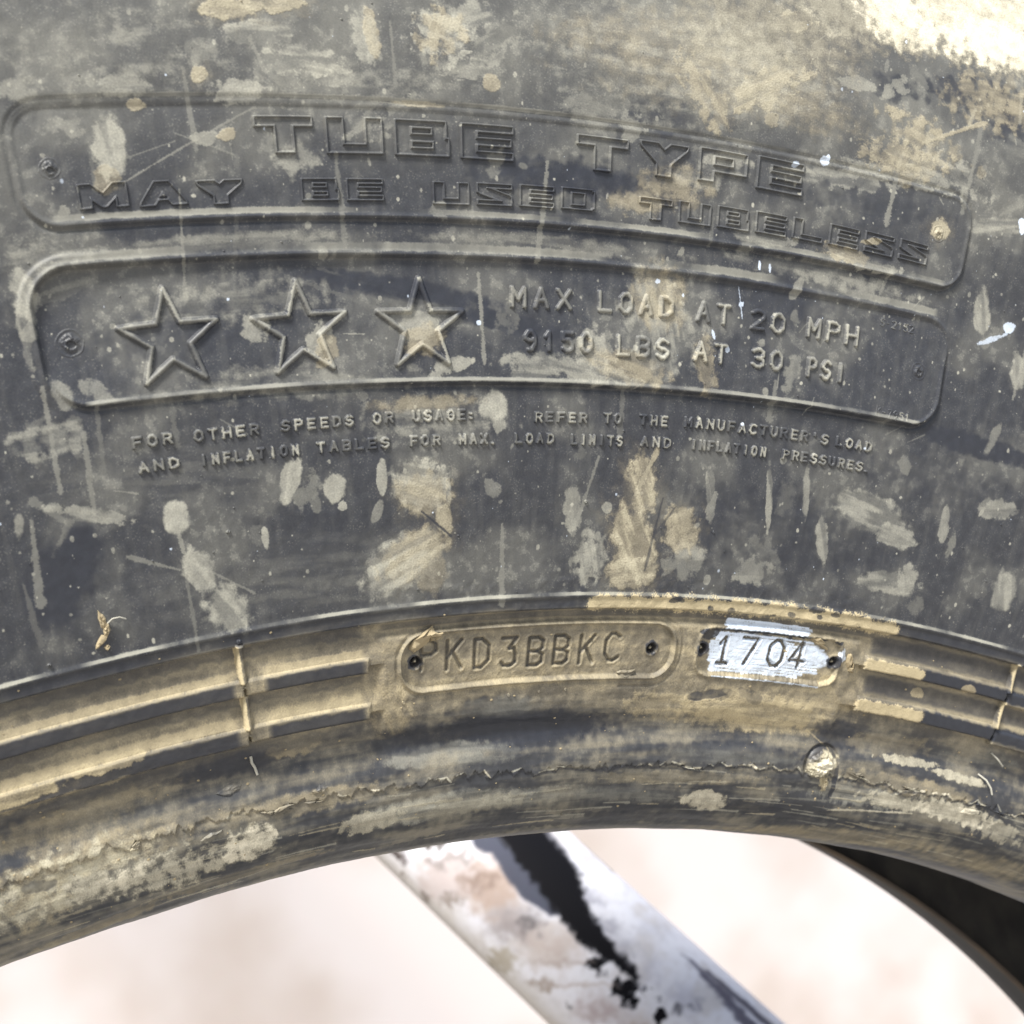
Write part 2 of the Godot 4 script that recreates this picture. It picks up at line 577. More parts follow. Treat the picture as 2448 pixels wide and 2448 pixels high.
func build_lettering() -> void:
	var up := tyre.get_node("upper_plate")
	block_word(up, "TUBE", -8.46, -3.21, 617.6, 617.5, 7.2, 0.21, 0.66)
	block_word(up, "TYPE", -1.76, 3.73, 617.3, 618.8, 7.3, 0.21, 0.66)
	block_word(up, "MAY", -11.83, -8.81, 608.4, 607.8, 4.6, 0.17, 0.55)
	block_word(up, "BE", -7.66, -6.01, 608.0, 608.0, 4.3, 0.17, 0.55)
	block_word(up, "USED", -4.94, -1.34, 607.6, 608.2, 4.5, 0.17, 0.55)
	block_word(up, "TUBELESS", -0.26, 7.33, 607.8, 609.6, 4.7, 0.17, 0.55)
	rivet(up, -12.24, 616.5, 1.9)
	rivet(up, 7.57, 618.1, 1.9)
	var low := tyre.get_node("lower_plate")
	star(low, -10.58, 581.8, 10.2, 0.0)
	star(low, -7.92, 581.5, 10.2, -0.02)
	star(low, -5.30, 581.6, 10.1, 0.0)
	rivet(low, -12.47, 583.3, 2.6)
	rivet(low, 7.75, 583.4, 2.1)
	word(low, "MAX", -3.24, -1.75, 585.6, 5.1, 0.52, 0.78)
	word(low, "LOAD", -1.13, 0.79, 585.7, 5.2, 0.52, 0.78)
	word(low, "AT", 1.37, 2.29, 585.6, 5.2, 0.5, 0.78)
	word(low, "20", 2.83, 3.78, 585.5, 5.2, 0.5, 0.78)
	word(low, "MPH", 4.38, 5.86, 585.8, 5.3, 0.5, 0.78)
	word(low, "9150", -2.93, -1.24, 576.0, 5.1, 0.52, 0.78)
	word(low, "LBS", -0.65, 0.73, 575.9, 5.2, 0.52, 0.78)
	word(low, "AT", 1.36, 2.29, 576.3, 5.1, 0.5, 0.78)
	word(low, "30", 2.93, 3.81, 576.5, 5.1, 0.5, 0.78)
	word(low, "PSI", 4.49, 5.61, 576.2, 5.2, 0.5, 0.78)
	word(low, "S-2152", 6.45, 7.43, 592.4, 2.1, 0.14, 0.25)
	word(low, "K-7951", 6.67, 7.68, 570.3, 2.0, 0.14, 0.25)
	var note := holder(tyre, "raised_notice")
	var h := 0.31
	var z := 0.64
	word(note, "FOR", -11.66, -10.83, 560.9, 2.5, h, z)
	word(note, "OTHER", -10.40, -9.02, 560.6, 2.5, h, z)
	word(note, "SPEEDS", -8.55, -6.93, 560.7, 2.5, h, z)
	word(note, "OR", -6.51, -6.02, 560.8, 2.5, h, z)
	word(note, "USAGE:", -5.59, -4.05, 560.8, 2.6, h, z)
	word(note, "REFER", -2.64, -1.28, 560.3, 2.5, h, z)
	word(note, "TO", -0.86, -0.39, 560.4, 2.6, h, z)
	word(note, "THE", 0.09, 0.85, 560.5, 2.6, h, z)
	word(note, "MANUFACTURER'S", 1.30, 5.46, 560.7, 2.7, h, z)
	word(note, "LOAD", 5.69, 6.78, 560.9, 2.6, h, z)
	word(note, "AND", -11.62, -10.77, 555.9, 2.4, h, z)
	word(note, "INFLATION", -10.35, -8.20, 555.5, 2.5, h, z)
	word(note, "TABLES", -7.82, -6.14, 555.5, 2.5, h, z)
	word(note, "FOR", -5.67, -4.94, 555.5, 2.5, h, z)
	word(note, "MAX.", -4.50, -3.52, 555.4, 2.6, h, z)
	word(note, "LOAD", -3.12, -2.12, 555.5, 2.5, h, z)
	word(note, "LIMITS", -1.68, -0.32, 555.3, 2.6, h, z)
	word(note, "AND", 0.17, 0.99, 555.5, 2.6, h, z)
	word(note, "INFLATION", 1.53, 3.69, 555.6, 2.6, h, z)
	word(note, "PRESSURES.", 4.17, 6.90, 555.7, 2.6, h, z)


# ---------------------------------------------------------------- the front of the tyre
func grid(rows: PackedFloat32Array, deg0: float, deg1: float, n: int) -> Array:
	var w := n + 1
	var pos := PackedVector3Array()
	var uv := PackedVector2Array()
	pos.resize(w * rows.size())
	uv.resize(w * rows.size())
	for j in rows.size():
		var rho := rows[j]
		for i in w:
			var deg := lerpf(deg0, deg1, float(i) / n)
			pos[j * w + i] = skin(deg_to_rad(deg), rho, relief(deg, rho * 1000.0) * 0.001)
			uv[j * w + i] = uv_at(deg, rho)
	return [pos, uv]


func build_front() -> void:
	serial_cut = cut_text("PKD3BBKC", [[-5.2, 504.4], [-4.49, 503.9], [-3.72, 503.6], [-2.95, 503.4], [-2.18, 503.1], [-1.43, 503.2], [-0.66, 503.1], [0.10, 503.5]], 3.5, 6.7)
	date_cut = cut_text("1704", [[3.62, 503.6], [4.42, 503.8], [5.32, 504.0], [6.05, 504.3]], 4.1, 6.6)
	var rows := PackedFloat32Array()
	var r := 0.519
	while r < V1:
		rows.append(r)
		r += 0.0004 if r < 0.634 else 0.0009
	rows.append(V1)
	var n := 960
	var g := grid(rows, U0, U1, n)
	var w := n + 1
	var parts := [PackedInt32Array(), PackedInt32Array(), PackedInt32Array()]
	for j in rows.size() - 1:
		var mm := (rows[j] + rows[j + 1]) * 500.0
		for i in n:
			var which := 0
			if mm > 567.0 and mm < 630.5:
				var deg := lerpf(U0, U1, (i + 0.5) / n)
				if upper_d(deg, mm) < 0.0:
					which = 1
				elif lower_d(deg, mm) < 0.0:
					which = 2
			parts[which].append(j * w + i)
	put(tyre, "sidewall", sheet(g[0], g[1], w, parts[0]), rubber)
	put(tyre, "upper_plate", sheet(g[0], g[1], w, parts[1]), rubber)
	put(tyre, "lower_plate", sheet(g[0], g[1], w, parts[2]), rubber)
	rows = PackedFloat32Array()
	r = V0
	while r < 0.4595:
		rows.append(r)
		r += 0.0012
	r = 0.4595
	while r < 0.5188:
		rows.append(r)
		r += 0.00027
	rows.append(0.519)
	n = 1380
	w = n + 1
	g = grid(rows, U0, U1, n)
	parts = [PackedInt32Array(), PackedInt32Array(), PackedInt32Array()]
	for j in rows.size() - 1:
		var mm := (rows[j] + rows[j + 1]) * 500.0
		for i in n:
			var which := 0
			if mm > 499.0 and mm < 514.0:
				var deg := lerpf(U0, U1, (i + 0.5) / n)
				if serial_d(deg, mm) < 0.2:
					which = 1
				elif date_d(deg, mm) < 0.2:
					which = 2
			parts[which].append(j * w + i)
	put(tyre, "bead", sheet(g[0], g[1], w, parts[0]), rubber)
	put(tyre, "serial_plate", sheet(g[0], g[1], w, parts[1]), rubber)
	put(tyre, "date_plate", sheet(g[0], g[1], w, parts[2]), rubber)


func rib(deg0: float, deg1: float, mm0: float, mm1: float, high: float, cell: float) -> void:
	var bead := tyre.get_node("bead")
	var f := func(d: float, m: float) -> float:
		var dd := minf(minf((d - deg0) * 8.8, (deg1 - d) * 8.8), minf(m - mm0, mm1 - m))
		var t := clampf((dd + 0.35) / 0.6, 0.0, 1.0)
		return (channel(m) - high + 0.1) * t * (2.0 - t) - 0.1
	put(bead, "rib", raised(maxf(deg0 - 0.06, U0), minf(deg1 + 0.06, U1), mm0 - 0.5, mm1 + 0.5, cell, f), rubber)


func tie(deg: float, mm0: float, mm1: float, half: float, high: float) -> void:
	var bead := tyre.get_node("bead")
	var f := func(d: float, m: float) -> float:
		var x := absf(d - deg) * 8.8
		var t := clampf((half - x) / half, 0.0, 1.0)
		var e := clampf(minf(m - mm0, mm1 - m) / 0.6, 0.0, 1.0)
		return (high + 0.1) * sqrt(t * (2.0 - t)) * e - 0.1
	put(bead, "cross_tie", raised(deg - 0.3, deg + 0.3, mm0, mm1, 0.25, f), rubber)


func build_ribs() -> void:
	# two raised bands each side of the plates, cut by cross ties
	rib(-18.0, -10.0, 505.4, 508.9, 0.25, 0.3)
	rib(-18.0, -10.0, 494.3, 498.1, 0.25, 0.3)
	rib(-9.94, -6.82, 505.7, 508.9, 0.25, 0.3)
	rib(-9.94, -6.80, 495.0, 498.4, 0.25, 0.3)
	rib(8.34, 13.66, 506.4, 509.7, 0.25, 0.3)
	rib(8.5, 13.74, 495.4, 499.1, 0.25, 0.3)
	rib(13.76, 20.0, 505.4, 508.9, 0.25, 0.35)
	rib(13.84, 20.0, 494.3, 498.1, 0.25, 0.35)
	tie(-10.0, 508.0, 517.4, 0.95, 1.6)
	tie(-9.98, 497.6, 506.0, 0.95, 1.6)
	tie(13.68, 508.3, 517.2, 0.9, 1.5)
	tie(13.76, 498.4, 506.8, 0.9, 1.5)


func tube(parent: Node, called: String, pts: PackedVector3Array, r0: float, r1: float, mat: Material, sides := 7) -> void:
	var p := PackedVector3Array()
	var n := PackedVector3Array()
	var t := PackedVector2Array()
	var idx := PackedInt32Array()
	for k in pts.size():
		var dir := (pts[mini(k + 1, pts.size() - 1)] - pts[maxi(k - 1, 0)]).normalized()
		var a := dir.cross(Vector3(0.3, 0.2, 0.9)).normalized()
		var b := dir.cross(a)
		var r := lerpf(r0, r1, float(k) / (pts.size() - 1))
		for i in sides + 1:
			var v := a * cos(TAU * i / sides) + b * sin(TAU * i / sides)
			p.append(pts[k] + v * r)
			n.append(v)
			t.append(Vector2(float(i) / sides, float(k) / (pts.size() - 1)))
	var w := sides + 1
	for k in pts.size() - 1:
		for i in sides:
			var q := k * w + i
			idx.append_array(PackedInt32Array([q, q + w, q + 1, q + 1, q + w, q + w + 1]))
	for e in 2:
		var k: int = 0 if e == 0 else pts.size() - 1
		var c := p.size()
		p.append(pts[k])
		n.append((pts[k] - pts[(k + 1) if e == 0 else (k - 1)]).normalized())
		t.append(Vector2.ZERO)
		for i in sides:
			idx.append_array(PackedInt32Array([c, k * w + i, k * w + i + 1] if e == 0 else [c, k * w + i + 1, k * w + i]))
	put(parent, called, from_arrays(p, n, t, idx), mat)


func at(deg: float, mm: float, h: float) -> Vector3:
	return skin(deg_to_rad(deg), mm * 0.001, (relief(deg, mm) + h) * 0.001)


func flake(parent: Node, called: String, deg: float, mm: float, rx: float, ry: float, rot: float, high: float, mat: Material, jag := 0.35, lift := 0.0) -> void:
	# a crumb or curled chip with a ragged outline: a low cap on a rim
	var per := rad_to_deg(1.0 / mm)
	var p := PackedVector3Array()
	var t := PackedVector2Array()
	var idx := PackedInt32Array()
	var m := 11
	var c := cos(rot)
	var s := sin(rot)
	for ring in 4:
		var q: float = [1.0, 0.85, 0.5, 0.0][ring]
		var hh: float = [-0.1, 0.55, 1.0, 0.8][ring]
		for i in m:
			var a := TAU * i / m
			var wob := 1.0 + jag * 1.7 * lump.get_noise_2d(cos(a) * 14.0 + deg * 31.0, sin(a) * 14.0 + mm * 7.0)
			var x := cos(a) * rx * q * wob
			var y := sin(a) * ry * q * wob
			var hx := high * hh * (1.0 + 0.7 * lump.get_noise_2d(x * 9.0 + deg * 77.0, y * 9.0 + mm)) + lift * (y / ry + 1.0) * 0.5
			var xx := x * c - y * s
			var yy := x * s + y * c
			p.append(at(deg + xx * per, mm + yy, hx if ring > 0 else hx - lift * 0.0))
			t.append(uv_at(deg + xx * per, (mm + yy) * 0.001))
	for ring in 3:
		for i in m:
			var a0 := ring * m + i
			var a1 := ring * m + (i + 1) % m
			idx.append_array(PackedInt32Array([a0, a0 + m, a1 + m, a0, a1 + m, a1]))
	var st := SurfaceTool.new()
	st.begin(Mesh.PRIMITIVE_TRIANGLES)
	for k in p.size():
		st.set_uv(t[k])
		st.set_smooth_group(-1)
		st.add_vertex(p[k])
	for k in idx:
		st.add_index(k)
	st.generate_normals()
	put(parent, called, st.commit(), mat)


func build_small_things() -> void:
	var bead: Node = tyre.get_node("bead")
	var side: Node = tyre.get_node("sidewall")
	var crust := StandardMaterial3D.new()
	crust.resource_name = "dried_mud"
	crust.albedo_color = Color(0.55, 0.50, 0.40)
	crust.roughness = 0.95
	var hair := StandardMaterial3D.new()
	hair.resource_name = "pale_hair"
	hair.albedo_color = Color(0.60, 0.59, 0.55)
	hair.roughness = 0.7
	var dark := StandardMaterial3D.new()
	dark.resource_name = "clean_rubber"
	dark.albedo_color = Color(0.22, 0.22, 0.23)
	dark.roughness = 0.55
	# rubber whiskers left by the mould vents
	tube(bead, "vent_whisker", PackedVector3Array([at(-9.98, 491.0, 0.0), at(-9.97, 489.6, 0.8), at(-9.90, 488.2, 1.0), at(-9.86, 486.6, 1.2)]), 0.00036, 0.0003, hair)
	tube(bead, "vent_whisker", PackedVector3Array([at(14.23, 491.7, 0.0), at(14.45, 490.8, 1.4), at(14.62, 490.0, 1.6), at(14.80, 489.2, 1.5)]), 0.0003, 0.00024, hair)
	tube(bead, "vent_whisker", PackedVector3Array([at(14.10, 485.2, 0.0), at(14.33, 484.6, 1.5), at(14.50, 483.2, 2.0), at(14.60, 481.7, 2.0)]), 0.0003, 0.00024, hair)
	for spot in [[-10.0, 517.9, 0.7], [-9.98, 507.2, 0.75], [-9.94, 496.2, 0.8], [-1.18, 542.4, 0.5], [2.51, 536.4, 0.4], [-9.94, 541.5, 0.5], [-2.9, 496.6, 0.45], [-2.0, 496.9, 0.4], [-1.2, 497.0, 0.4], [-5.9, 497.6, 0.4], [-0.6, 465.0, 0.55], [-14.2, 522.0, 0.5]]:
		flake(bead if spot[1] < 519.0 else side, "vent_nub", spot[0], spot[1], spot[2], spot[2], 0.0, spot[2] * 0.9, rubber, 0.1)
	# curl of dried grass and mud on the left
	var clump := holder(self, "mud_clump")
	tag(clump, "small clump of dried mud and bent grass stuck at left above the ribbed bead", "mud clump")
	flake(clump, "mud_crumb", -12.93, 528.6, 0.8, 1.9, 0.1, 0.6, crust)
	flake(clump, "mud_crumb", -12.86, 526.4, 0.8, 1.6, -0.2, 0.8, crust)
	flake(clump, "mud_crumb", -13.05, 524.2, 0.8, 1.8, -0.7, 0.7, crust)
	flake(clump, "mud_crumb", -12.92, 522.8, 0.7, 0.7, 0.0, 0.6, crust)
	tube(clump, "grass_blade", PackedVector3Array([at(-12.83, 527.6, 0.2), at(-12.70, 528.6, 1.0), at(-12.55, 528.6, 1.1), at(-12.42, 527.8, 0.5)]), 0.0002, 0.00012, hair)
	clump.position = at(-12.9, 526.0, 0.0)
	for o in clump.get_children():
		o.position = -clump.position
	# torn flap at the serial plate, ragged chips round the date plate
	flake(bead, "rubber_flap", -5.45, 510.9, 4.2, 1.5, 0.62, 0.9, crust, 0.6, 0.5)
	flake(bead, "rubber_flap", -5.02, 512.0, 1.6, 1.2, 0.2, 0.9, crust, 0.5, 0.5)
	flake(bead, "rubber_flap", 0.62, 500.6, 2.4, 0.8, 0.1, 0.6, rubber, 0.4, 0.2)
	flake(bead, "rubber_flap", 7.75, 508.6, 1.0, 2.6, 0.35, 0.9, crust, 0.7, 0.3)
	flake(bead, "rubber_flap", 7.9, 506.2, 0.8, 1.6, 0.3, 0.9, crust, 0.7, 0.2)
	flake(bead, "rubber_flap", 6.6, 511.3, 3.0, 0.7, -0.35, 0.7, crust, 0.7, 0.2)
	# gouged lump on the bead roll
	var f1 := func(d: float, m: float) -> float:
		var x := (d - 8.0) * 8.35
		var y := m - 480.2
		var u := (x * 0.85 + y * 0.5) / 4.7
		var v := (-x * 0.5 + y * 0.85) / 3.2
		var q := u * u + v * v + 0.5 * lump.get_noise_2d(x * 2.0, y * 2.0)
		return 1.5 * sqrt(maxf(0.0, 1.0 - q)) * (1.0 - smooth(2.6, 3.1, x + 0.25 * y)) * (0.9 + 0.5 * lump.get_noise_2d(x * 2.0, y * 4.0)) - 0.1
	put(bead, "torn_lump", raised(7.3, 8.6, 475.5, 485.0, 0.17, f1), rubber)
	var f2 := func(d: float, m: float) -> float:
		var x := (d - 8.3) * 8.3 + (m - 475.5) * 0.12
		var y := (m - 475.4) / 3.6
		var q := pow(absf(x) / (1.3 * clampf(0.6 + y * 0.5, 0.1, 1.1)), 2.0) + y * y * y * y + 0.6 * lump.get_noise_2d(x * 5.0, m * 3.0)
		return 0.9 * sqrt(maxf(0.0, 1.0 - q)) * (0.7 + 0.9 * lump.get_noise_2d(x * 7.0, m * 5.0)) - 0.1
	put(bead, "torn_lump", raised(7.95, 8.7, 471.0, 479.6, 0.17, f2), rubber)
	# chips of crust along the ragged line
	var dg := -11.5
	while dg < 18.0:
		dg += rng.randf_range(0.12, 0.9)
		if dg > 7.0 and dg < 8.8:
			continue
		var lo := dg < -2.0
		if rng.randf() < (0.12 if lo else 0.25):
			var e := crack_at(dg)
			flake(bead, "crust_chip", dg, e + rng.randf_range(-0.2, 0.5), rng.randf_range(0.7, 3.2), rng.randf_range(0.2, 0.6), rng.randf_range(-0.25, 0.15), rng.randf_range(0.2, 0.5), crust if rng.randf() < 0.2 else rubber, 0.8, 0.25)
	for spot in [[-10.6, 484.6, 2.2, 0.9], [-8.2, 480.6, 1.8, 0.9], [-9.3, 477.6, 2.6, 0.8], [-13.2, 478.5, 1.2, 0.9], [11.6, 476.6, 3.4, 0.9], [14.3, 475.2, 3.0, 0.9], [9.4, 479.0, 1.4, 0.5], [-11.2, 476.2, 2.2, 0.6]]:
		flake(bead, "mud_crumb", spot[0], spot[1], spot[2], spot[3], 0.15, 0.5, rubber, 0.7, 0.2)
	# grit: tiny lumps of dry mud, past counting
	var g := [SurfaceTool.new(), SurfaceTool.new()]
	for k in 2:
		g[k].begin(Mesh.PRIMITIVE_TRIANGLES)
	for k in 900:
		var deg := rng.randf_range(-17.5, 19.5)
		var mm := rng.randf_range(464.0, 519.0) if k % 3 else rng.randf_range(519.0, 650.0)
		if mm < 519.0 and mm > 498.0 and rng.randf() < 0.4:
			continue
		var r := 0.08 + 0.34 * pow(rng.randf(), 3.0)
		grit(g[0] if mm < 519.0 else g[1], deg, mm, r)
	for k in 2:
		g[k].generate_normals()
		var o := put(bead if k == 0 else side, "mud_grit", g[k].commit(), rubber if k else crust)
		o.set_meta("kind", "stuff")


func grit(st: SurfaceTool, deg: float, mm: float, r: float) -> void:
	var per := rad_to_deg(1.0 / mm)
	var top := at(deg, mm, r * 0.9)
	var ring := []
	for i in 6:
		var a := TAU * i / 6 + deg
		var q := r * rng.randf_range(0.7, 1.3)
		ring.append([deg + cos(a) * q * per, mm + sin(a) * q * 0.8])
	for i in 6:
		var e: Array = ring[i]
		var f: Array = ring[(i + 1) % 6]
		for v in [[top, deg, mm], [at(f[0], f[1], -0.03), f[0], f[1]], [at(e[0], e[1], -0.03), e[0], e[1]]]:
			st.set_uv(uv_at(v[1], v[2] * 0.001))
			st.add_vertex(v[0])


# ---------------------------------------------------------------- the rest of the tyre
func lathe(section: PackedVector2Array, deg0: float, deg1: float, n: int, mat: Material, called: String) -> MeshInstance3D:
	# section of (distance from axle, z); outside lies to the left of its direction of travel seen with z to the right
	var pos := PackedVector3Array()
	var uv := PackedVector2Array()
	var w := n + 1
	for j in section.size():
		for i in w:
			var th := deg_to_rad(lerpf(deg0, deg1, float(i) / n))
			pos.append(Vector3(section[j].x * sin(th), AXLE + section[j].x * cos(th), section[j].y))
			uv.append(Vector2((rad_to_deg(th) - U0) / (U1 - U0), clampf((V1 - section[j].x) / (V1 - V0), 0.0, 1.0)))
	var keep := PackedInt32Array()
	for j in section.size() - 1:
		for i in n:
			keep.append(j * w + i)
	return put(tyre, called, sheet(pos, uv, w, keep), mat)


func build_carcass() -> void:
	var dark := StandardMaterial3D.new()
	dark.resource_name = "inner_rubber"
	dark.albedo_texture = mottle(512, Color(0.06, 0.06, 0.065), Color(0.15, 0.148, 0.145), 0.02, 21)
	dark.roughness = 0.7
	dark.uv1_triplanar = true
	dark.uv1_scale = Vector3(4, 4, 4)
	var liner := StandardMaterial3D.new()
	liner.resource_name = "liner_rubber"
	liner.albedo_texture = mottle(512, Color(0.26, 0.26, 0.27), Color(0.40, 0.39, 0.375), 0.02, 25)
	liner.roughness = 0.6
	liner.uv1_triplanar = true
	liner.uv1_scale = Vector3(4, 4, 4)
	# the rest of the front face, past both ends of the finely modelled stretch
	var sec := PackedVector2Array()
	for k in 30:
		var rho := lerpf(V0, V1, k / 29.0)
		var v := skin(0.6, rho, 0.0) - Vector3(0, AXLE, 0)
		sec.append(Vector2(Vector2(v.x, v.y).length(), v.z))
	lathe(sec, U1, 360.0 + U0, 110, rubber, "plain_sidewall")
	# shoulder and tread
	var out := PackedVector2Array([sec[29], Vector2(0.73, 0.0085), Vector2(0.76, -0.006), Vector2(0.80, -0.03), Vector2(0.835, -0.06), Vector2(0.855, -0.09), Vector2(0.86, -0.134), Vector2(0.855, -0.178), Vector2(0.835, -0.208), Vector2(0.80, -0.238), Vector2(0.76, -0.262)])
	lathe(out, 0.0, 360.0, 180, dark, "tread")
	# the far sidewall mirrors the front one
	var back := PackedVector2Array([Vector2(0.76, -0.262)])
	for k in range(29, -1, -1):
		back.append(Vector2(sec[k].x, -0.268 - sec[k].y))
	lathe(back, 0.0, 360.0, 240, dark, "far_sidewall")
	var rim := StandardMaterial3D.new()
	rim.resource_name = "dusty_edge"
	rim.albedo_texture = mottle(256, Color(0.16, 0.15, 0.15), Color(0.34, 0.29, 0.24), 0.02, 23)
	rim.roughness = 0.9
	rim.uv1_triplanar = true
	rim.uv1_scale = Vector3(6, 6, 6)
	lathe(PackedVector2Array([Vector2(sec[0].x + 0.0008, -0.2700 - sec[0].y), Vector2(sec[0].x - 0.0006, -0.2684 - sec[0].y), Vector2(sec[0].x - 0.0002, -0.2664 - sec[0].y), Vector2(sec[0].x + 0.0010, -0.2652 - sec[0].y)]), 0.0, 360.0, 260, rim, "far_bead_edge")
	# inside, from the front toe round to the far toe
	var a := sec[0]
	var inner := PackedVector2Array([Vector2(a.x, -0.268 - a.y), Vector2(0.475, -0.218), Vector2(0.52, -0.246), Vector2(0.60, -0.268), Vector2(0.68, -0.270), Vector2(0.76, -0.235), Vector2(0.82, -0.18), Vector2(0.832, -0.134), Vector2(0.82, -0.088), Vector2(0.76, -0.033), Vector2(0.68, 0.002), Vector2(0.60, 0.0), Vector2(0.52, -0.022), Vector2(0.475, -0.05), a])
	lathe(inner, 0.0, 360.0, 240, liner, "inner_liner")


# ---------------------------------------------------------------- ground, wall, pole
func noise_image(w: int, h: int, freq: float, octaves: int, s: int, kind := FastNoiseLite.TYPE_SIMPLEX_SMOOTH) -> Image:
	var n := FastNoiseLite.new()
	n.noise_type = kind
	n.seed = s
	n.frequency = freq
	n.fractal_octaves = octaves
	return n.get_seamless_image(w, h, false, false, 0.15, true) if w == h else n.get_image(w, h, false, false, true)


func mottle(size: int, a: Color, b: Color, freq: float, s: int) -> ImageTexture:
	var src := noise_image(size, size, freq, 5, s).get_data()
	var fine := noise_image(size, size, freq * 9.0, 3, s + 1).get_data()
	var out := PackedByteArray()
	out.resize(size * size * 3)
	for k in size * size:
		var t := clampf((src[k] / 255.0 - 0.5) * 1.5 + 0.5 + (fine[k] / 255.0 - 0.5) * 0.4, 0.0, 1.0)
		var c := a.lerp(b, t)
		out[k * 3] = int(c.r * 255.0)
		out[k * 3 + 1] = int(c.g * 255.0)
		out[k * 3 + 2] = int(c.b * 255.0)
	return ImageTexture.create_from_image(Image.create_from_data(size, size, false, Image.FORMAT_RGB8, out))


func build_ground() -> void:
	var m := PlaneMesh.new()
	m.size = Vector2(40, 40)
	var mat := StandardMaterial3D.new()
	mat.resource_name = "concrete"
	mat.albedo_texture = mottle(512, Color(0.56, 0.54, 0.51), Color(0.70, 0.68, 0.65), 0.012, 4)
	mat.roughness = 0.9
	mat.uv1_triplanar = true
	mat.uv1_world_triplanar = true
	mat.uv1_scale = Vector3(0.4, 0.4, 0.4)
	var g := put(self, "ground", m, mat)
	tag(g, "", "", "structure")


const WALL_Z := -2.3


func build_wall() -> void:
	var mat := StandardMaterial3D.new()
	mat.resource_name = "stained_plaster"
	var size := 512
	var a := noise_image(size, size, 0.010, 3, 31).get_data()
	var b := noise_image(size, size, 0.022, 3, 32).get_data()
	var out := PackedByteArray()
	out.resize(size * size * 3)
	for k in size * size:
		var t := smooth(0.35, 0.90, a[k] / 255.0 * 0.7 + b[k] / 255.0 * 0.3)
		var c := Color(0.70, 0.675, 0.675).lerp(Color(0.635, 0.595, 0.575), t)
		out[k * 3] = int(c.r * 255.0)
		out[k * 3 + 1] = int(c.g * 255.0)
		out[k * 3 + 2] = int(c.b * 255.0)
	mat.albedo_texture = ImageTexture.create_from_image(Image.create_from_data(size, size, false, Image.FORMAT_RGB8, out))
	mat.roughness = 0.9
	mat.uv1_triplanar = true
	mat.uv1_scale = Vector3(0.33, 0.33, 0.33)
	mat.uv1_offset = Vector3(0.13, 0.4, 0.0)
	var m := BoxMesh.new()
	m.size = Vector3(12.0, 3.4, 0.2)
	var w := put(self, "plaster_wall", m, mat)
	w.position = Vector3(1.0, 1.7, WALL_Z - 0.1)
	tag(w, "pale pinkish plaster wall with brown smudges behind the tyre", "wall")


func build_pole() -> void:
	var radius := 0.0548
	var a := Vector3(0.1792, AXLE + 0.3385, -0.6158)
	var b := Vector3(0.2831, AXLE + 0.2308, -0.5216)
	var dir := (b - a).normalized()
	var foot := a + dir * ((radius * 0.5 - a.y) / dir.y)
	var top := a + dir * ((WALL_Z + radius + 0.004 - a.z) / dir.z)
	var long := (foot - top).length()
	var mat := StandardMaterial3D.new()
	mat.resource_name = "scuffed_white_paint"
	mat.roughness = 0.7
	mat.metallic_specular = 0.2
	# u runs round the pole (0.5 faces the camera's side), v along it, 0.6 m of pole on the picture
	var n1 := noise_image(PW, PH, 0.012, 5, 51).get_data()
	var n2 := noise_image(PW, PH, 0.06, 4, 52).get_data()
	pole_warp = n2
	pole_rgb.resize(PW * PH * 3)
	var t0 := (a - top).length()
	for k in PW * PH:
		var p := n1[k] / 255.0
		var q := n2[k] / 255.0
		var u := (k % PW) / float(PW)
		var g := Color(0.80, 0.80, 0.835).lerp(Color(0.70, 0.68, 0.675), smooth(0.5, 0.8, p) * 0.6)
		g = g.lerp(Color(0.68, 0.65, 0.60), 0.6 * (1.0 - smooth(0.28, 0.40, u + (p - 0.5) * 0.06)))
		g = g.lerp(Color(0.62, 0.60, 0.60), 0.15 * smooth(0.56, 0.68, q))
		for e in 3:
			pole_rgb[k * 3 + e] = int(g[e] * 255.0)
	pole_marks()
	mat.albedo_texture = ImageTexture.create_from_image(Image.create_from_data(PW, PH, false, Image.FORMAT_RGB8, pole_rgb))
	# the tube itself
	var front := (Vector3(-0.129, AXLE + 0.5165, 0.27) - a)
	front = (front - dir * front.dot(dir)).normalized()
	var right := dir.cross(front).normalized()
	var p3 := PackedVector3Array()
	var nn := PackedVector3Array()
	var tt := PackedVector2Array()
	var idx := PackedInt32Array()
	var sides := 64
	var rings := 40
	for j in rings + 1:
		var l := long * j / rings
		for i in sides + 1:
			var an := TAU * (float(i) / sides - 0.5)
			var v := front * cos(an) - right * sin(an)
			p3.append(top + dir * l + v * radius)
			nn.append(v)
			tt.append(Vector2(float(i) / sides, (l - t0 + 0.12) / 0.60))
	var wd := sides + 1
	for j in rings:
		for i in sides:
			var k := j * wd + i
			idx.append_array(PackedInt32Array([k, k + 1, k + wd, k + 1, k + wd + 1, k + wd]))
	for e in 2:
		var c := p3.size()
		p3.append(top if e == 0 else foot)
		nn.append(-dir if e == 0 else dir)
		tt.append(Vector2.ZERO)
		var j0 := 0 if e == 0 else rings * wd
		for i in sides:
			idx.append_array(PackedInt32Array([c, j0 + i + 1, j0 + i] if e == 0 else [c, j0 + i, j0 + i + 1]))
	var o := put(self, "steel_pole", from_arrays(p3, nn, tt, idx), mat)
	tag(o, "white painted steel pole with black scuffs leaning behind the tyre opening", "pole")


const PW := 512
const PH := 1024
var pole_rgb := PackedByteArray()
var pole_warp: PackedByteArray


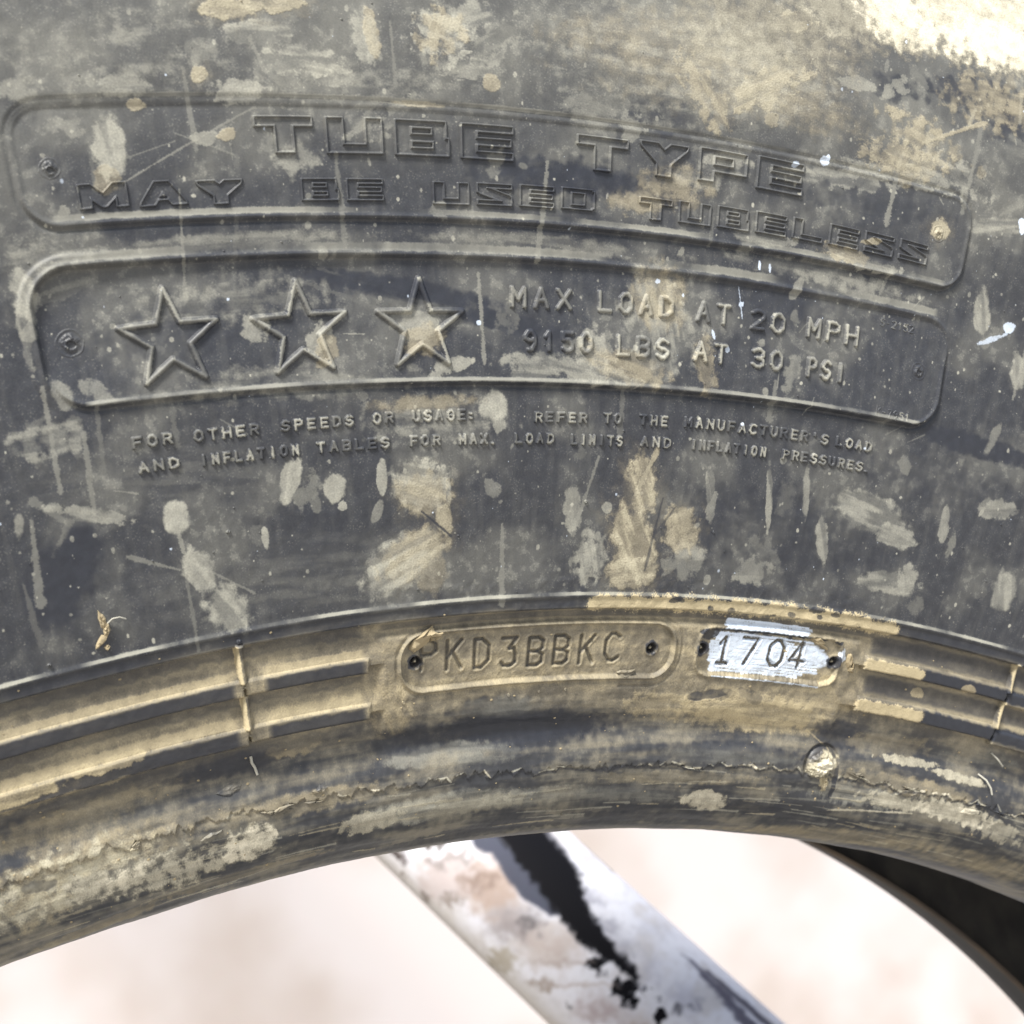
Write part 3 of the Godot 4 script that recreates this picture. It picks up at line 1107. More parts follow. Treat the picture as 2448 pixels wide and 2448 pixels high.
func scuff(shape: PackedVector2Array, color: Color, soft: float, warp: float, amount: float) -> void:
	# a worn or blackened place on the pole; corners as (u, metres along), with a wandering edge
	var box := Rect2(shape[0], Vector2.ZERO)
	for p in shape:
		box = box.expand(p)
	box = box.grow(soft + warp * 0.3)
	for y in range(maxi(0, int((box.position.y + 0.12) / 0.6 * PH)), mini(PH, int((box.end.y + 0.12) / 0.6 * PH) + 1)):
		for x in range(maxi(0, int(box.position.x * PW)), mini(PW, int(box.end.x * PW) + 1)):
			var k := y * PW + x
			var q := pole_warp[k] / 255.0 - 0.5
			var r := pole_warp[(k + 77777) % (PW * PH)] / 255.0 - 0.5
			# u in metres round the tube, so that distances are true
			var p := Vector2(x / float(PW) + q * warp * 0.5, y / float(PH) * 0.6 - 0.12 + r * warp * 0.3)
			var d := 1e9
			for i in shape.size():
				var e := (i + 1) % shape.size()
				d = minf(d, seg_d(p * Vector2(0.4, 1.0), shape[i] * Vector2(0.4, 1.0), shape[e] * Vector2(0.4, 1.0)))
			if Geometry2D.is_point_in_polygon(p, shape):
				d = -d
			var a := amount * (1.0 - smooth(-soft, soft, d))
			if a > 0.0:
				for e in 3:
					pole_rgb[k * 3 + e] = int(lerpf(pole_rgb[k * 3 + e], color[e] * 255.0, a))


func pole_marks() -> void:
	scuff(PackedVector2Array([Vector2(0.505, 0.048), Vector2(0.474, 0.053), Vector2(0.438, 0.050), Vector2(0.410, 0.040), Vector2(0.403, 0.028), Vector2(0.422, 0.017), Vector2(0.456, 0.013), Vector2(0.491, 0.016), Vector2(0.516, 0.025), Vector2(0.522, 0.038)]), Color(0.60, 0.53, 0.49), 0.0120, 0.060, 0.85)
	scuff(PackedVector2Array([Vector2(0.459, 0.020), Vector2(0.432, 0.023), Vector2(0.391, 0.017), Vector2(0.349, 0.006), Vector2(0.325, -0.006), Vector2(0.341, -0.015), Vector2(0.382, -0.017), Vector2(0.424, -0.012), Vector2(0.455, -0.001), Vector2(0.468, 0.012)]), Color(0.66, 0.61, 0.60), 0.0120, 0.070, 0.75)
	scuff(PackedVector2Array([Vector2(0.477, 0.073), Vector2(0.457, 0.074), Vector2(0.429, 0.070), Vector2(0.402, 0.061), Vector2(0.389, 0.052), Vector2(0.397, 0.045), Vector2(0.421, 0.044), Vector2(0.449, 0.048), Vector2(0.473, 0.057), Vector2(0.483, 0.066)]), Color(0.50, 0.47, 0.47), 0.0120, 0.050, 0.80)
	scuff(PackedVector2Array([Vector2(0.498, 0.104), Vector2(0.478, 0.105), Vector2(0.451, 0.101), Vector2(0.426, 0.092), Vector2(0.414, 0.082), Vector2(0.421, 0.076), Vector2(0.443, 0.074), Vector2(0.470, 0.079), Vector2(0.493, 0.087), Vector2(0.504, 0.097)]), Color(0.60, 0.53, 0.49), 0.0150, 0.060, 0.50)
	scuff(PackedVector2Array([Vector2(0.463, 0.152), Vector2(0.448, 0.152), Vector2(0.426, 0.148), Vector2(0.404, 0.141), Vector2(0.392, 0.134), Vector2(0.395, 0.129), Vector2(0.413, 0.128), Vector2(0.436, 0.132), Vector2(0.456, 0.139), Vector2(0.466, 0.147)]), Color(0.58, 0.52, 0.52), 0.0100, 0.060, 0.70)
	scuff(PackedVector2Array([Vector2(0.387, 0.075), Vector2(0.369, 0.076), Vector2(0.341, 0.074), Vector2(0.309, 0.068), Vector2(0.287, 0.062), Vector2(0.302, 0.058), Vector2(0.334, 0.057), Vector2(0.363, 0.059), Vector2(0.384, 0.065), Vector2(0.392, 0.071)]), Color(0.58, 0.55, 0.50), 0.0060, 0.070, 0.80)
	scuff(PackedVector2Array([Vector2(0.408, 0.107), Vector2(0.400, 0.107), Vector2(0.386, 0.105), Vector2(0.372, 0.101), Vector2(0.363, 0.097), Vector2(0.363, 0.094), Vector2(0.373, 0.095), Vector2(0.387, 0.097), Vector2(0.401, 0.101), Vector2(0.408, 0.105)]), Color(0.52, 0.47, 0.43), 0.0050, 0.050, 0.80)
	scuff(PackedVector2Array([Vector2(0.474, 0.171), Vector2(0.465, 0.172), Vector2(0.454, 0.171), Vector2(0.445, 0.168), Vector2(0.442, 0.164), Vector2(0.447, 0.161), Vector2(0.456, 0.160), Vector2(0.467, 0.161), Vector2(0.475, 0.164), Vector2(0.478, 0.168)]), Color(0.60, 0.53, 0.49), 0.0100, 0.050, 0.70)
	scuff(PackedVector2Array([Vector2(0.570, 0.181), Vector2(0.558, 0.183), Vector2(0.545, 0.182), Vector2(0.537, 0.179), Vector2(0.535, 0.175), Vector2(0.542, 0.171), Vector2(0.553, 0.169), Vector2(0.566, 0.170), Vector2(0.575, 0.173), Vector2(0.577, 0.178)]), Color(0.62, 0.62, 0.68), 0.0100, 0.060, 0.60)
	scuff(PackedVector2Array([Vector2(0.580, 0.116), Vector2(0.567, 0.117), Vector2(0.550, 0.113), Vector2(0.535, 0.108), Vector2(0.527, 0.102), Vector2(0.530, 0.098), Vector2(0.542, 0.098), Vector2(0.560, 0.101), Vector2(0.575, 0.106), Vector2(0.584, 0.112)]), Color(0.52, 0.52, 0.56), 0.0080, 0.060, 0.80)
	scuff(PackedVector2Array([Vector2(0.570, 0.133), Vector2(0.559, 0.133), Vector2(0.544, 0.131), Vector2(0.531, 0.126), Vector2(0.525, 0.121), Vector2(0.528, 0.118), Vector2(0.538, 0.117), Vector2(0.553, 0.119), Vector2(0.566, 0.124), Vector2(0.573, 0.129)]), Color(0.56, 0.56, 0.60), 0.0080, 0.060, 0.70)
	scuff(PackedVector2Array([Vector2(0.600, 0.094), Vector2(0.592, 0.095), Vector2(0.581, 0.093), Vector2(0.572, 0.090), Vector2(0.567, 0.087), Vector2(0.569, 0.084), Vector2(0.577, 0.084), Vector2(0.588, 0.085), Vector2(0.598, 0.089), Vector2(0.603, 0.092)]), Color(0.50, 0.50, 0.55), 0.0080, 0.050, 0.70)
	scuff(PackedVector2Array([Vector2(0.571, 0.151), Vector2(0.557, 0.154), Vector2(0.545, 0.154), Vector2(0.538, 0.151), Vector2(0.540, 0.147), Vector2(0.549, 0.143), Vector2(0.563, 0.141), Vector2(0.576, 0.141), Vector2(0.583, 0.143), Vector2(0.581, 0.147)]), Color(0.66, 0.66, 0.71), 0.0080, 0.050, 0.70)
	scuff(PackedVector2Array([Vector2(0.672, 0.140), Vector2(0.654, 0.140), Vector2(0.633, 0.137), Vector2(0.616, 0.133), Vector2(0.607, 0.128), Vector2(0.608, 0.125), Vector2(0.620, 0.125), Vector2(0.640, 0.127), Vector2(0.661, 0.132), Vector2(0.675, 0.137)]), Color(0.68, 0.68, 0.72), 0.0100, 0.050, 0.60)
	scuff(PackedVector2Array([Vector2(0.522, -0.008), Vector2(0.553, 0.001), Vector2(0.544, 0.027), Vector2(0.537, 0.052), Vector2(0.515, 0.082), Vector2(0.502, 0.075), Vector2(0.490, 0.055), Vector2(0.496, 0.037), Vector2(0.513, 0.018), Vector2(0.500, 0.010), Vector2(0.498, 0.002)]), Color(0.25, 0.26, 0.31), 0.0020, 0.015, 0.95)
	scuff(PackedVector2Array([Vector2(0.615, 0.014), Vector2(0.649, 0.026), Vector2(0.638, 0.049), Vector2(0.614, 0.069), Vector2(0.610, 0.055), Vector2(0.611, 0.036)]), Color(0.34, 0.34, 0.37), 0.0040, 0.030, 0.90)
	scuff(PackedVector2Array([Vector2(0.558, -0.004), Vector2(0.644, 0.022), Vector2(0.629, 0.039), Vector2(0.619, 0.056), Vector2(0.609, 0.071), Vector2(0.569, 0.089), Vector2(0.543, 0.110), Vector2(0.540, 0.132), Vector2(0.532, 0.147), Vector2(0.516, 0.149), Vector2(0.517, 0.144), Vector2(0.518, 0.134), Vector2(0.509, 0.121), Vector2(0.505, 0.099), Vector2(0.512, 0.078), Vector2(0.531, 0.045), Vector2(0.541, 0.023)]), Color(0.06, 0.06, 0.075), 0.0030, 0.030, 1.00)
	scuff(PackedVector2Array([Vector2(0.508, 0.124), Vector2(0.499, 0.125), Vector2(0.488, 0.124), Vector2(0.480, 0.120), Vector2(0.476, 0.116), Vector2(0.480, 0.113), Vector2(0.489, 0.113), Vector2(0.499, 0.114), Vector2(0.508, 0.117), Vector2(0.511, 0.121)]), Color(0.06, 0.06, 0.075), 0.0015, 0.035, 1.00)
	scuff(PackedVector2Array([Vector2(0.512, 0.148), Vector2(0.501, 0.150), Vector2(0.488, 0.148), Vector2(0.477, 0.144), Vector2(0.473, 0.139), Vector2(0.477, 0.135), Vector2(0.487, 0.134), Vector2(0.501, 0.136), Vector2(0.511, 0.140), Vector2(0.516, 0.145)]), Color(0.06, 0.06, 0.075), 0.0015, 0.035, 1.00)
	scuff(PackedVector2Array([Vector2(0.495, 0.154), Vector2(0.488, 0.155), Vector2(0.479, 0.153), Vector2(0.473, 0.151), Vector2(0.470, 0.148), Vector2(0.474, 0.146), Vector2(0.481, 0.145), Vector2(0.489, 0.146), Vector2(0.496, 0.148), Vector2(0.498, 0.151)]), Color(0.06, 0.06, 0.075), 0.0015, 0.035, 1.00)
	scuff(PackedVector2Array([Vector2(0.510, 0.175), Vector2(0.503, 0.176), Vector2(0.495, 0.176), Vector2(0.490, 0.174), Vector2(0.491, 0.172), Vector2(0.496, 0.169), Vector2(0.504, 0.168), Vector2(0.511, 0.168), Vector2(0.516, 0.170), Vector2(0.516, 0.172)]), Color(0.06, 0.06, 0.075), 0.0015, 0.030, 1.00)
	scuff(PackedVector2Array([Vector2(0.525, 0.155), Vector2(0.523, 0.155), Vector2(0.519, 0.155), Vector2(0.517, 0.154), Vector2(0.515, 0.152), Vector2(0.515, 0.152), Vector2(0.518, 0.152), Vector2(0.521, 0.152), Vector2(0.524, 0.153), Vector2(0.525, 0.154)]), Color(0.3, 0.3, 0.33), 0.0020, 0.040, 1.00)
	scuff(PackedVector2Array([Vector2(0.473, 0.073), Vector2(0.466, 0.073), Vector2(0.457, 0.072), Vector2(0.450, 0.070), Vector2(0.447, 0.066), Vector2(0.450, 0.064), Vector2(0.457, 0.064), Vector2(0.466, 0.065), Vector2(0.473, 0.067), Vector2(0.476, 0.070)]), Color(0.34, 0.33, 0.34), 0.0080, 0.060, 0.80)
	scuff(PackedVector2Array([Vector2(0.540, 0.180), Vector2(0.536, 0.180), Vector2(0.532, 0.180), Vector2(0.530, 0.179), Vector2(0.529, 0.177), Vector2(0.530, 0.176), Vector2(0.534, 0.175), Vector2(0.538, 0.176), Vector2(0.541, 0.177), Vector2(0.542, 0.178)]), Color(0.35, 0.35, 0.38), 0.0030, 0.040, 1.00)
	scuff(PackedVector2Array([Vector2(0.555, 0.183), Vector2(0.554, 0.183), Vector2(0.552, 0.182), Vector2(0.550, 0.182), Vector2(0.550, 0.181), Vector2(0.551, 0.181), Vector2(0.552, 0.181), Vector2(0.554, 0.181), Vector2(0.556, 0.181), Vector2(0.556, 0.182)]), Color(0.3, 0.3, 0.33), 0.0020, 0.030, 1.00)
	scuff(PackedVector2Array([Vector2(0.526, 0.164), Vector2(0.524, 0.164), Vector2(0.522, 0.164), Vector2(0.520, 0.163), Vector2(0.520, 0.163), Vector2(0.520, 0.162), Vector2(0.522, 0.162), Vector2(0.524, 0.162), Vector2(0.526, 0.163), Vector2(0.527, 0.163)]), Color(0.4, 0.4, 0.44), 0.0020, 0.030, 1.00)
	scuff(PackedVector2Array([Vector2(0.577, 0.187), Vector2(0.573, 0.187), Vector2(0.568, 0.187), Vector2(0.565, 0.186), Vector2(0.564, 0.185), Vector2(0.567, 0.183), Vector2(0.571, 0.183), Vector2(0.576, 0.183), Vector2(0.579, 0.184), Vector2(0.580, 0.185)]), Color(0.55, 0.55, 0.6), 0.0040, 0.050, 1.00)
	scuff(PackedVector2Array([Vector2(0.396, 0.123), Vector2(0.394, 0.123), Vector2(0.391, 0.123), Vector2(0.389, 0.122), Vector2(0.388, 0.121), Vector2(0.389, 0.121), Vector2(0.392, 0.121), Vector2(0.394, 0.121), Vector2(0.396, 0.122), Vector2(0.397, 0.122)]), Color(0.25, 0.24, 0.25), 0.0020, 0.030, 1.00)
	scuff(PackedVector2Array([Vector2(0.331, -0.002), Vector2(0.324, -0.001), Vector2(0.315, -0.002), Vector2(0.309, -0.002), Vector2(0.308, -0.004), Vector2(0.313, -0.005), Vector2(0.321, -0.005), Vector2(0.329, -0.005), Vector2(0.334, -0.004), Vector2(0.335, -0.003)]), Color(0.36, 0.32, 0.30), 0.0030, 0.040, 1.00)
	scuff(PackedVector2Array([Vector2(0.330, -0.026), Vector2(0.325, -0.026), Vector2(0.318, -0.026), Vector2(0.314, -0.027), Vector2(0.313, -0.028), Vector2(0.316, -0.028), Vector2(0.322, -0.029), Vector2(0.328, -0.029), Vector2(0.332, -0.028), Vector2(0.333, -0.027)]), Color(0.36, 0.32, 0.30), 0.0030, 0.040, 1.00)
	scuff(PackedVector2Array([Vector2(0.410, -0.060), Vector2(0.475, -0.038), Vector2(0.479, -0.016), Vector2(0.461, -0.015), Vector2(0.428, -0.019), Vector2(0.421, -0.029), Vector2(0.418, -0.036), Vector2(0.370, -0.039), Vector2(0.367, -0.050)]), Color(0.19, 0.17, 0.15), 0.0030, 0.050, 1.00)
	scuff(PackedVector2Array([Vector2(0.350, -0.049), Vector2(0.371, -0.044), Vector2(0.373, -0.029), Vector2(0.352, -0.033)]), Color(0.24, 0.21, 0.20), 0.0040, 0.040, 1.00)
	scuff(PackedVector2Array([Vector2(0.636, 0.158), Vector2(0.641, 0.164), Vector2(0.645, 0.196), Vector2(0.622, 0.228), Vector2(0.596, 0.221), Vector2(0.620, 0.187)]), Color(0.32, 0.31, 0.36), 0.0030, 0.030, 0.90)
	scuff(PackedVector2Array([Vector2(0.644, 0.173), Vector2(0.655, 0.178), Vector2(0.666, 0.210), Vector2(0.666, 0.238), Vector2(0.642, 0.233), Vector2(0.644, 0.200)]), Color(0.30, 0.29, 0.33), 0.0030, 0.020, 0.90)
	scuff(PackedVector2Array([Vector2(0.720, 0.049), Vector2(0.750, 0.051), Vector2(0.750, 0.085), Vector2(0.710, 0.084)]), Color(0.55, 0.52, 0.50), 0.0030, 0.020, 0.90)
	scuff(PackedVector2Array([Vector2(0.420, -0.057), Vector2(0.465, -0.041), Vector2(0.454, -0.031), Vector2(0.428, -0.033), Vector2(0.417, -0.041), Vector2(0.395, -0.045)]), Color(0.13, 0.12, 0.115), 0.0030, 0.030, 1.00)
	scuff(PackedVector2Array([Vector2(0.483, 0.009), Vector2(0.474, 0.009), Vector2(0.461, 0.006), Vector2(0.448, 0.001), Vector2(0.440, -0.004), Vector2(0.441, -0.007), Vector2(0.450, -0.007), Vector2(0.464, -0.004), Vector2(0.476, 0.001), Vector2(0.484, 0.006)]), Color(0.50, 0.47, 0.46), 0.0060, 0.060, 0.80)
	scuff(PackedVector2Array([Vector2(0.483, 0.032), Vector2(0.472, 0.032), Vector2(0.455, 0.028), Vector2(0.437, 0.021), Vector2(0.426, 0.015), Vector2(0.427, 0.011), Vector2(0.439, 0.012), Vector2(0.457, 0.016), Vector2(0.473, 0.022), Vector2(0.483, 0.028)]), Color(0.47, 0.41, 0.38), 0.0080, 0.060, 0.80)
	scuff(PackedVector2Array([Vector2(0.433, -0.004), Vector2(0.426, -0.004), Vector2(0.416, -0.006), Vector2(0.406, -0.009), Vector2(0.401, -0.012), Vector2(0.402, -0.014), Vector2(0.410, -0.015), Vector2(0.421, -0.013), Vector2(0.430, -0.010), Vector2(0.435, -0.006)]), Color(0.45, 0.42, 0.41), 0.0050, 0.060, 0.70)
	scuff(PackedVector2Array([Vector2(0.405, 0.022), Vector2(0.396, 0.022), Vector2(0.380, 0.019), Vector2(0.362, 0.014), Vector2(0.349, 0.009), Vector2(0.349, 0.007), Vector2(0.360, 0.007), Vector2(0.378, 0.010), Vector2(0.395, 0.015), Vector2(0.404, 0.020)]), Color(0.45, 0.41, 0.38), 0.0060, 0.060, 0.80)
	scuff(PackedVector2Array([Vector2(0.492, 0.117), Vector2(0.483, 0.115), Vector2(0.461, 0.107), Vector2(0.435, 0.098), Vector2(0.414, 0.090), Vector2(0.407, 0.086), Vector2(0.418, 0.089), Vector2(0.441, 0.096), Vector2(0.467, 0.106), Vector2(0.486, 0.113)]), Color(0.60, 0.55, 0.53), 0.0030, 0.030, 0.80)
	scuff(PackedVector2Array([Vector2(0.493, 0.138), Vector2(0.483, 0.135), Vector2(0.461, 0.127), Vector2(0.432, 0.117), Vector2(0.408, 0.108), Vector2(0.400, 0.105), Vector2(0.411, 0.107), Vector2(0.437, 0.115), Vector2(0.465, 0.126), Vector2(0.486, 0.134)]), Color(0.62, 0.57, 0.55), 0.0030, 0.030, 0.80)


# ---------------------------------------------------------------- dirt
func start_dirt() -> void:
	for a in [film, mud, cream, paint]:
		a.resize(CELLS)
	film.resize(CELLS)
	mud.resize(CELLS)
	cream.resize(CELLS)
	paint.resize(CELLS)
	n_mid = noise_image(TW, TH, 0.045, 4, 61).get_data()
	n_fine = noise_image(TW, TH, 0.36, 2, 62).get_data()
	n_low = noise_image(TW, TH, 0.006, 4, 63).get_data()
	var run := noise_image(TW, 160, 0.05, 3, 64)
	run.resize(TW, TH, Image.INTERPOLATE_CUBIC)
	n_run = run.get_data()
	var along := noise_image(220, TH, 0.055, 4, 65)
	along.resize(TW, TH, Image.INTERPOLATE_CUBIC)
	n_along = along.get_data()
	haze()


func tx(deg: float) -> float:
	return (deg - U0) / (U1 - U0) * TW


func ty(mm: float) -> float:
	return (V1 - mm * 0.001) / (V1 - V0) * TH


func lay(kind: int, k: int, a: float) -> void:
	match kind:
		0: film[k] = maxf(film[k], a) + minf(film[k], a) * 0.25
		1:
			cream[k] = lerpf(cream[k], 0.1, a)
			mud[k] = maxf(mud[k], a) + minf(mud[k], a) * 0.3
		2: paint[k] = maxf(paint[k], a)
		3:
			film[k] *= 1.0 - a
			mud[k] *= 1.0 - a
			paint[k] *= 1.0 - a
		5:
			cream[k] = lerpf(cream[k], 0.5, a)
			mud[k] = maxf(mud[k], a) + minf(mud[k], a) * 0.3
		4:
			cream[k] = lerpf(cream[k], 1.0, a)
			mud[k] = maxf(mud[k], a) + minf(mud[k], a) * 0.3


func blot(kind: int, deg: float, mm: float, rx: float, ry: float, rot: float, amount: float, soft: float, rough: float) -> void:
	# a patch with a wandering edge; rx, ry in millimetres, rot in degrees anticlockwise
	var kx := TW / (deg_to_rad(U1 - U0) * mm)
	var ky := TH / ((V1 - V0) * 1000.0)
	var cx := tx(deg)
	var cy := ty(mm)
	var reach := maxf(rx, ry) * 1.25
	var c := cos(deg_to_rad(rot))
	var s := sin(deg_to_rad(rot))
	var off := rng.randi_range(0, CELLS - 1)
	var y0 := maxi(0, int(cy - reach * ky))
	var y1 := mini(TH - 1, int(cy + reach * ky))
	var x0 := maxi(0, int(cx - reach * kx))
	var x1 := mini(TW - 1, int(cx + reach * kx))
	var big := minf(rx, ry) > 4.0
	var long_x := rx >= ry
	var wipe: float = clampf((maxf(rx, ry) - 2.5) / 6.0, 0.0, 1.0) * (0.0 if kind == 3 and amount >= 1.0 else [0.6, 0.4, 0.3, 0.2, 0.12, 0.55][kind])
	if (kind == 0 or kind == 1 or kind == 5) and amount > 0.5 and minf(rx, ry) > 1.6 and soft < 0.5:
		blot(kind, deg, mm, rx * 1.35 + 1.0, ry * 1.35 + 1.0, rot, amount * 0.2, 0.9, rough)
	var fuzz := maxf(soft, 0.28 * clampf(maxf(rx, ry) - 1.5, 0.0, 1.0)) + 0.40 * clampf((minf(rx, ry) - 1.5) / 4.0, 0.0, 1.0)
	for y in range(y0, y1 + 1):
		var dy := (cy - y) / ky
		for x in range(x0, x1 + 1):
			var dx := (x - cx) / kx
			var u := (dx * c + dy * s) / rx
			var v := (-dx * s + dy * c) / ry
			var d := u * u + v * v
			if d > 1.6:
				continue
			var k := y * TW + x
			var n := n_mid[(k + off) % CELLS] / 255.0 - 0.5
			var f := n_fine[k] / 255.0 - 0.5
			var q := 1.0 - d + n * rough * 2.6 + f * rough * 0.5
			if big:
				q += ((n_along[k] if mm < 519.0 else n_run[(k + off) % CELLS]) / 255.0 - 0.5) * rough * 1.2
			if q <= 0.0:
				continue
			var a := amount * smooth(0.0, fuzz, q) * clampf(0.9 + n * 0.4 + f * 0.35, 0.0, 1.1)
			if wipe > 0.0:
				# wiped along its length
				var p1 := u * rx * 5.4
				var p2 := v * ry * 5.4
				var sx := int((p1 * 0.16 if long_x else p1 * 1.1) + 4000.0 + p2 * 0.12)
				var sy := int((p2 * 1.1 if long_x else p2 * 0.16) + 4000.0)
				a *= 1.0 - wipe * (1.0 - smooth(80.0, 165.0, n_mid[((sy % TH) * TW + sx % TW + off) % CELLS]))
			lay(kind, k, minf(a, 1.0))


func smear(kind: int, deg0: float, mm0: float, deg1: float, mm1: float, w0: float, w1: float, amount: float) -> void:
	# a stroke from one place to another, half widths in millimetres
	var kx := TW / (deg_to_rad(U1 - U0) * mm0)
	var ky := TH / ((V1 - V0) * 1000.0)
	var a := Vector2(tx(deg0) / kx, ty(mm0) / ky)
	var b := Vector2(tx(deg1) / kx, ty(mm1) / ky)
	var ab := b - a
	var l2 := maxf(ab.length_squared(), 1e-6)
	var pad := maxf(w0, w1) * 1.5
	var x0 := maxi(0, int((minf(a.x, b.x) - pad) * kx))
	var x1 := mini(TW - 1, int((maxf(a.x, b.x) + pad) * kx) + 1)
	var y0 := maxi(0, int((minf(a.y, b.y) - pad) * ky))
	var y1 := mini(TH - 1, int((maxf(a.y, b.y) + pad) * ky) + 1)
	for y in range(y0, y1 + 1):
		for x in range(x0, x1 + 1):
			var p := Vector2(x / kx, y / ky) - a
			var t := clampf(p.dot(ab) / l2, 0.0, 1.0)
			var d := (p - ab * t).length() / lerpf(w0, w1, t)
			if d > 1.5:
				continue
			var k := y * TW + x
			var q := 1.0 - d + ((n_mid[k] / 255.0 - 0.5) + (n_fine[k] / 255.0 - 0.5) * 0.8) * ragged
			if q > 0.0:
				lay(kind, k, amount * smooth(0.0, 0.4, q))


func haze() -> void:
	# thin dust everywhere, thicker low on the bead
	for y in TH:
		var mm := (V1 - (y + 0.5) / TH * (V1 - V0)) * 1000.0
		var bead := 1.0 - smooth(515.0, 521.0, mm)
		var top := smooth(600.0, 650.0, mm)
		var chan := (1.0 - smooth(515.5, 517.0, mm)) * smooth(488.0, 500.0, mm)
		for x in TW:
			var k := y * TW + x
			var lo := n_low[k] / 255.0
			var mi := n_mid[k] / 255.0
			var fi := n_fine[k] / 255.0
			var ru := n_run[k] / 255.0
			var f := 0.018 + 0.03 * mi + 0.14 * smooth(0.45, 0.80, lo) + 0.03 * smooth(0.50, 0.75, ru) + 0.14 * top + 0.12 * smooth(0.57, 0.75, mi) * smooth(0.45, 0.75, lo)
			f += (fi - 0.5) * 0.05
			f += 0.16 * smooth(0.70, 0.80, fi) * smooth(0.45, 0.6, mi)
			film[k] = clampf(f, 0.0, 1.0)
			var al := n_along[k] / 255.0
			var roll := 1.0 - smooth(474.0, 482.0, mm)
			if bead > 0.0:
				film[k] = clampf(lerpf(film[k], 0.04 + 0.17 * smooth(0.35, 0.75, al * 0.4 + lo * 0.4 + mi * 0.2), bead * (0.6 + 0.4 * roll)), 0.0, 1.0)
			var m := bead * 0.24 * smooth(0.40, 0.75, al * 0.4 + lo * 0.4 + mi * 0.2) + chan * 0.30 * (0.5 + 0.4 * mi + 0.5 * lo)
			cream[k] = 0.05 + 0.15 * roll
			mud[k] = clampf(m * (0.7 + 0.6 * fi), 0.0, 1.0)


func arc_dust(kind: int, deg0: float, deg1: float, mm: float, half: float, amount: float, bow := 0.0) -> void:
	# a band that follows the tyre round, its width and strength wandering
	for x in range(maxi(0, int(tx(deg0))), mini(TW, int(tx(deg1)) + 1)):
		var deg := U0 + (U1 - U0) * x / TW
		var q0 := (deg + 1.0) / 9.0
		var m := mm + bow * q0 * q0
		var n := clampf(0.75 + 1.6 * wave.get_noise_2d(deg * 11.0, mm * 3.0) + 0.3 * lump.get_noise_2d(deg * 14.0, mm), 0.0, 1.15) if kind == 0 else 1.0
		var ends := smooth(0.0, 0.25, minf(deg - deg0, deg1 - deg) + 0.1)
		for y in range(maxi(0, int(ty(m + half * 1.4))), mini(TH, int(ty(m - half * 1.4)) + 1)):
			var k := y * TW + x
			var v := V1 * 1000.0 - (y + 0.5) / TH * (V1 - V0) * 1000.0
			var q := 1.0 - absf(v - m) / half + ((n_mid[k] / 255.0 - 0.5) + (n_fine[k] / 255.0 - 0.5) * 0.5) * ragged
			if q > 0.0:
				lay(kind, k, minf(1.0, amount * n * ends) * smooth(0.0, 0.4, q))


var ragged := 1.0


